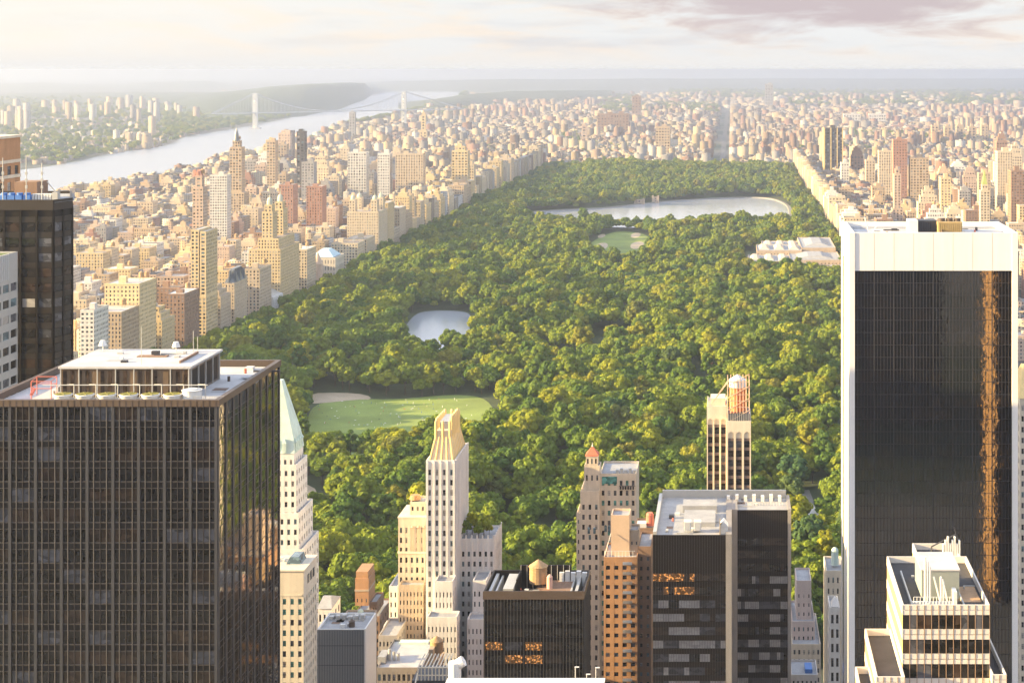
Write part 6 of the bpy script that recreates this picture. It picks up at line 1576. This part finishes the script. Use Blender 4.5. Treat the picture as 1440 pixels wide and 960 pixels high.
# ================================================================== SUSPENSION BRIDGE
def bridge():
    r0 = empty('suspension_bridge', (PX(359,8300),8300,0), 'pale grey suspension bridge crossing the wide river', 'bridge'); off = (PX(359,8300),8300,0)
    P1, P2 = (PX(359,8300),8300.0), (PX(568,8900),8900.0)
    steel = mat('bridge_steel', (.42,.44,.47), .6)
    d = Vector((P2[0]-P1[0],P2[1]-P1[1],0)); L = d.length; d.normalize(); n = Vector((-d.y,d.x,0))
    ztop, zd = 182.0, PZ(159,8300)
    for P in (P1,P2):
        b = MB(); 
        for s_ in (-1,1):
            c = Vector((*P,0))+n*(s_*14)
            b.box(c.x-6,c.x+6,c.y-6,c.y+6,-1,ztop)
        for z in (12,zd-6,ztop-9,ztop-42):
            a, c = Vector((*P,z))+n*-14, Vector((*P,z))+n*14; b.bar(a,c,4.5,6)
        for (za,zb) in ((14,zd-8),(zd+6,ztop-45)):
            m_ = 3
            for q in range(m_):
                z0,z1 = za+(zb-za)*q/m_, za+(zb-za)*(q+1)/m_
                b.bar(Vector((*P,z0))+n*-14,Vector((*P,z1))+n*14,1.6,4); b.bar(Vector((*P,z0))+n*14,Vector((*P,z1))+n*-14,1.6,4)
        b.box(P[0]-26,P[0]+26,P[1]-16,P[1]+16,-1,8); b.build('tower', [steel], r0, off)
    A = Vector((*P1,0))-d*230; B_ = Vector((*P2,0))+d*380
    b = MB()
    for s_ in (-1,1):
        b.bar(A+n*(s_*14)+Vector((0,0,zd)),B_+n*(s_*14)+Vector((0,0,zd)),2.6,4)
    q0, q1 = A, B_; b.v += [tuple(v) for v in (q0-n*15+Vector((0,0,zd)),q1-n*15+Vector((0,0,zd)),q1+n*15+Vector((0,0,zd)),q0+n*15+Vector((0,0,zd)))]; k_ = len(b.v)-4; b.f.append((k_,k_+1,k_+2,k_+3)); b.m.append(0)
    b.build('deck', [steel], r0, off)
    for s_ in (-1,1):
        b = MB(); h_ = MB(); pts = []
        for i in range(41):
            t_ = i/40; z = zd+5+(ztop-zd-5)*(2*t_-1)**2; pts.append(Vector((*P1,0))+d*(L*t_)+n*(14*s_)+Vector((0,0,z)))
        for a, c in zip(pts,pts[1:]): b.bar(a,c,1.5,5)
        b.bar(A+n*(14*s_)+Vector((0,0,zd)),pts[0],1.5,5); b.bar(pts[-1],B_+n*(14*s_)+Vector((0,0,zd)),1.5,5)
        for p in pts[1:-1]: h_.bar(p,Vector((p.x,p.y,zd)),.45,4)
        for q in range(1,8): p = A.lerp(Vector((*P1,0)),q/8)+n*(14*s_); h_.bar((p.x,p.y,zd),(p.x,p.y,zd+(ztop-zd)*q/8),.45,4)
        b.build('cable', [steel], r0, off); h_.build('hanger', [steel], r0, off)
bridge()
# ================================================================== PLACE THE TREES
tree_px = VX+F*tx/ty; top = VY+F*(H-(tz+18*tsc))/ty
keep = np.ones(nT, bool)
for (a,b_,c,d) in FOOT: keep &= ~((tx > a-5)&(tx < b_+5)&(ty > c-5)&(ty < d+5))
tx,ty,tz,tsc,tzs,tid,trot,tree_px = [q[keep] for q in (tx,ty,tz,tsc,tzs,tid,trot,tree_px)]
sk = np.full(1440, 960.0)
ev = sorted([(h[3], 0, h) for h in hero_sil]+[(float(ty[i]), 1, i) for i in range(len(tx))], key=lambda e: e[0])
va = np.zeros(len(tx))
for D_, k_, v in ev:
    if k_ == 0: sk[v[0]:v[1]] = np.minimum(sk[v[0]:v[1]], v[2])
    else:
        r_ = F*8.5*tsc[v]/D_; a, c = int(max(0,tree_px[v]-r_*.8)), int(min(1440,tree_px[v]+r_*.8)+1)
        if c <= a: continue
        yt = VY+F*(H-tz[v]-19*tzs[v])/D_; seg = sk[a:c]; va[v] = min(float(np.maximum(0,seg-yt).sum()), r_*r_*3); sk[a:c] = np.minimum(seg, yt+r_*.25)
ordt = np.argsort(-va)[:300]
treecol = []
LMT = [('large lawn', np.mean([p[0] for p in MEADOW]), np.mean([p[1] for p in MEADOW])),('sandy ball field',BALLFIELD[0][0],BALLFIELD[0][1]),('pond',np.mean([p[0] for p in LAKE]),np.mean([p[1] for p in LAKE])),
  ('gilded crown tower',PX(628,1000),1000),('red turret tower',PX(832,1000),1000),('arched tower',PX(1025,1050),1050),('white framed skyscraper',PX(1175,1050),1050),('wooden water tank',PX(757,900),900),
  ('green roofed tower',PX(420,950),950),('slate grey block',PX(480,880),880),('paved plaza',PX(1136,1150),1150),('striped twin office block',PX(950,930),930),('balcony tower',PX(905,1000),1000)]
SHN = ['rounded','broad bushy','low spreading','tall oval','dense','many lobed','high domed','loose','narrow pointed','small','very broad']
byk = {}
for i in ordt:
    best = min(LMT, key=lambda q: math.hypot(q[1]-tx[i], (q[2]-ty[i])*.6)); byk.setdefault((best[0], int(tid[i])), []).append((math.hypot(best[1]-tx[i],best[2]-ty[i]), i))
tl = {}
for (bn, s_), L in byk.items():
    L.sort()
    for n_, (_, i) in enumerate(L): tl[i] = '%s green park tree, %s such tree out from the %s' % (SHN[s_], ordinal(n_+1), bn)
cc_ = bpy.data.collections.new('tree_crowns'); C.children.link(cc_)
seen = set(); coll_order = {}
for i in ordt:
    x, y, z = float(tx[i]), float(ty[i]), float(tz[i])
    r0 = empty('park_tree', (x,y,z), tl[i], 'tree', 'trees of the great park')
    r0.rotation_euler = (0,0,float(trot[i]))
    o = bpy.data.objects.new('crown', crowns[tid[i]]); o.parent = r0; s_ = float(tsc[i]); o.scale = (s_,s_,float(tzs[i]))
    if int(tid[i]) not in seen: seen.add(int(tid[i])); coll_order[int(tid[i])] = o
    C.objects.link(o)
    q = bpy.data.objects.new('trunk', trunk_me); q.parent = r0; q.scale = (s_,s_,float(tzs[i])); C.objects.link(q)
proto = [coll_order[k_] for k_ in sorted(coll_order)]
for k_, o in enumerate(proto): o.name = 'crown.%03d' % k_ ; 
mapid = {k_: j for j, k_ in enumerate(sorted(coll_order))}
restT = np.setdiff1d(np.arange(len(tx)), ordt)
def scatter(name, label, pts, scl, zscl, rot, ids, kind='stuff'):
    n_ = len(pts); me = bpy.data.meshes.new(name); me.vertices.add(n_); me.vertices.foreach_set('co', np.asarray(pts, dtype=np.float32).ravel())
    for an, dt, vals in (('scl','FLOAT_VECTOR',np.stack([scl,scl,zscl],1)),('rot','FLOAT_VECTOR',np.stack([np.zeros(n_),np.zeros(n_),rot],1)),('idx','INT',ids)):
        a = me.attributes.new(an, dt, 'POINT'); a.data.foreach_set('vector' if dt == 'FLOAT_VECTOR' else 'value', np.ascontiguousarray(vals).ravel())
    o = bpy.data.objects.new(name, me); C.objects.link(o); tag(o, label, 'trees', kind=kind)
    ng = bpy.data.node_groups.new(name, 'GeometryNodeTree'); ng.interface.new_socket('Geometry', in_out='INPUT', socket_type='NodeSocketGeometry'); ng.interface.new_socket('Geometry', in_out='OUTPUT', socket_type='NodeSocketGeometry')
    n, l = ng.nodes, ng.links; gi = n.new('NodeGroupInput'); go = n.new('NodeGroupOutput')
    g2i = n.new('GeometryNodeGeometryToInstance')
    for p_ in reversed(proto):
        oi = n.new('GeometryNodeObjectInfo'); oi.transform_space = 'ORIGINAL'; oi.inputs['Object'].default_value = p_; oi.inputs['As Instance'].default_value = True
        l.new(oi.outputs['Geometry'], g2i.inputs[0])
    ip = n.new('GeometryNodeInstanceOnPoints'); ip.inputs['Pick Instance'].default_value = True
    def attr(an, dt):
        a = n.new('GeometryNodeInputNamedAttribute'); a.data_type = dt; a.inputs['Name'].default_value = an; return a.outputs['Attribute']
    l.new(gi.outputs[0], ip.inputs['Points']); l.new(g2i.outputs[0], ip.inputs['Instance'])
    l.new(attr('idx','INT'), ip.inputs['Instance Index']); l.new(attr('rot','FLOAT_VECTOR'), ip.inputs['Rotation']); l.new(attr('scl','FLOAT_VECTOR'), ip.inputs['Scale'])
    l.new(ip.outputs[0], go.inputs[0]); md = o.modifiers.new('scatter','NODES'); md.node_group = ng; return o
ids = np.array([mapid.get(int(k_),0) for k_ in tid[restT]], dtype=np.int32)
scatter('park_woodland', 'dense green tree canopy filling the park up to its north end', np.stack([tx[restT],ty[restT],tz[restT]],1), tsc[restT], tzs[restT], trot[restT], ids)
# street trees, green wedges and the wooded shore
P_, S_ = [], []
def patch(px0,px1,py0,py1,n_,sc,water_ok=False):
    for _ in range(n_):
        px_, py_ = rs.uniform(px0,px1), rs.uniform(py0,py1); x, y = G(px_, py_)
        if inpoly(np.array([x]),np.array([y]),river)[0]: continue
        P_.append((x,y,0)); S_.append(sc*rs.uniform(.8,1.2))
patch(655,695,205,228,500,1.0); patch(790,815,190,210,200,1.1); patch(900,1010,148,160,500,1.8); patch(1110,1440,128,150,1500,2.2); patch(940,1110,128,140,500,2.4); patch(600,680,142,165,500,1.5); patch(840,900,135,160,350,2.0)
patch(0,330,172,232,1200,1.4); patch(230,420,150,195,1200,1.7); patch(0,300,140,170,600,2.2); patch(1100,1440,185,215,700,1.0); patch(1100,1200,215,232,150,.8); patch(740,905,205,225,300,.9)
for _ in range(1500):
    y = rs.uniform(1500,5000); x = rs.choice([XW-40-245*rs.randint(1,4)+rs.uniform(-70,70), XE+60+190*rs.randint(0,5)]) ; x = XW-rs.uniform(45,1000) if rs.rand() < .6 else XE+rs.uniform(45,800)
    y = (int(y/79)*79+1120%79+62+8)+rs.uniform(-5,5)
    if free(x-3,x+3,y-3,y+3,0): P_.append((x,y,0)); S_.append(rs.uniform(.45,.75))
# low riverside strip
for (xx0,yy0),(xx1,yy1) in zip(near_shore,near_shore[1:]):
    for q in range(90): t_ = rs.rand(); P_.append((xx0+(xx1-xx0)*t_+rs.uniform(8,40),yy0+(yy1-yy0)*t_,0)); S_.append(rs.uniform(.8,1.2)*max(1,yy0/6000))
P_ = np.array(P_); S_ = np.array(S_); n_ = len(P_)
scatter('distant_trees', 'scattered street trees and far wooded banks beyond the park', P_, S_, S_*.9, rs.uniform(0,6.28,n_), rs.randint(0,len(proto),n_).astype(np.int32))
# roof garden trees on the gilded crown tower
for i, (x,y,z,s_) in enumerate(GARDENS[:7]):
    r0 = empty('roof_tree', (x,y,z), 'small roof garden tree on the white wing, %s one counted from the tower' % ordinal(i+1), 'tree', 'roof garden trees on the white wing'); r0.scale = (1,1,1)
    o = bpy.data.objects.new('crown', crowns[(i*3)%8]); o.parent = r0; o.scale = (s_,s_,s_*1.1); C.objects.link(o)
    q = bpy.data.objects.new('trunk', trunk_me); q.parent = r0; q.scale = (s_,s_,s_); C.objects.link(q)
# ================================================================== PEOPLE ON THE LAWN
def person_mesh(seat, shirt, m2):
    b = MB()
    if seat:
        b.bar((0,0,.15),(0,-.1,.75),.20,8); b.bar((0,0,.15),(.15,.75,.22),.10,6); b.bar((0,0,.15),(-.15,.72,.30),.10,6); b.bar((0,-.1,.68),(.28,.2,.45),.06,6); b.bar((0,-.1,.68),(-.28,.2,.45),.06,6); b.dome(0,-.1,.86,.13,.16,8,3); b.bar((0,-.1,.72),(0,-.1,.9),.07,6)
    else:
        b.bar((-.1,0,0),(-.08,0,.85),.09,6); b.bar((.1,0,0),(.08,0,.85),.09,6); b.bar((0,0,.8),(0,0,1.42),.18,8); b.bar((-.2,0,1.38),(-.3,.05,.8),.05,6); b.bar((.2,0,1.38),(.3,.05,.8),.05,6); b.bar((0,0,1.4),(0,0,1.6),.06,6); b.dome(0,0,1.58,.12,.2,8,3)
    return b.mesh('person', [m2])
shirts = [('white',(.8,.78,.75)),('red',(.5,.08,.06)),('blue',(.1,.18,.4)),('dark',(.05,.05,.06)),('cream',(.7,.6,.45))]
pms = [(s_, k_, person_mesh(k_, s_, mat('clothes_'+s_[0], s_[1], .9))) for s_ in shirts for k_ in (True, False)]
rp = random.Random(12); n_ = 0
while n_ < 70:
    px_, py_ = rp.uniform(446,692), rp.uniform(560,604); x, y = G(px_, py_)
    if not inpoly(np.array([x]),np.array([y]),MEADOW)[0]: continue
    (sn, _), st, me = pms[rp.choice([0,0,0,1,2,4,5,6,8,9])]
    o = bpy.data.objects.new('person', me); C.objects.link(o); o.location = (x,y,.25); o.rotation_euler = (0,0,rp.uniform(0,6.28))
    tag(o, 'tiny distant person in %s clothes %s on the large lawn' % (sn, 'sitting' if st else 'standing'), 'person', 'people in %s clothes %s on the large lawn' % (sn, 'sitting' if st else 'standing')); n_ += 1
for i in range(26):
    px_, py_ = rp.uniform(450,690), rp.uniform(562,600); x, y = G(px_, py_)
    if not inpoly(np.array([x]),np.array([y]),MEADOW)[0]: continue
    b = MB(); b.box(-.8,.8,-.7,.7,0,.04); o = b.build('picnic_blanket', [M['white_paint']]); o.location = (x,y,.26); o.rotation_euler = (0,0,rp.uniform(0,3)); tag(o, 'tiny pale picnic blanket spread on the large lawn', 'blanket', 'picnic blankets on the large lawn')
# small tents by the plaza
for i, (px_, py_) in enumerate(((1140,716),(1146,722),(1163,722))):
    x, y = G(px_, py_, 4); b = MB(); b.box(x-4,x+4,y-4,y+4,0,4); b.frus((x-4.4,x+4.4,y-4.4,y+4.4),(x-.3,x+.3,y-.3,y+.3),4.01,8.5)
    o = b.build('white_tent', [M['white_paint']]); tag(o, ['white peaked tent on the paved plaza','second white peaked tent, just nearer than the first','third white peaked tent, nearest the white framed skyscraper'.replace('nearest','closest to').replace('closest to the','beside the')][i], 'tent')
# ================================================================== HAZE
b = MB(); b.box(-42000,42000,-1600,58500,-3,306)
hz = bpy.data.materials.new('haze'); hz.use_nodes = True; n, l = hz.node_tree.nodes, hz.node_tree.links; n.clear(); out = n.new('ShaderNodeOutputMaterial'); pv = n.new('ShaderNodeVolumePrincipled')
pv.inputs['Color'].default_value = (.54,.60,.74,1); pv.inputs['Density'].default_value = 0.000070; pv.inputs['Anisotropy'].default_value = 0.6; l.new(pv.outputs[0], out.inputs['Volume'])
o = b.build('haze', [hz]); o['kind'] = 'stuff'; o['label'] = 'thin pale evening haze over the whole city'; o['category'] = 'haze'
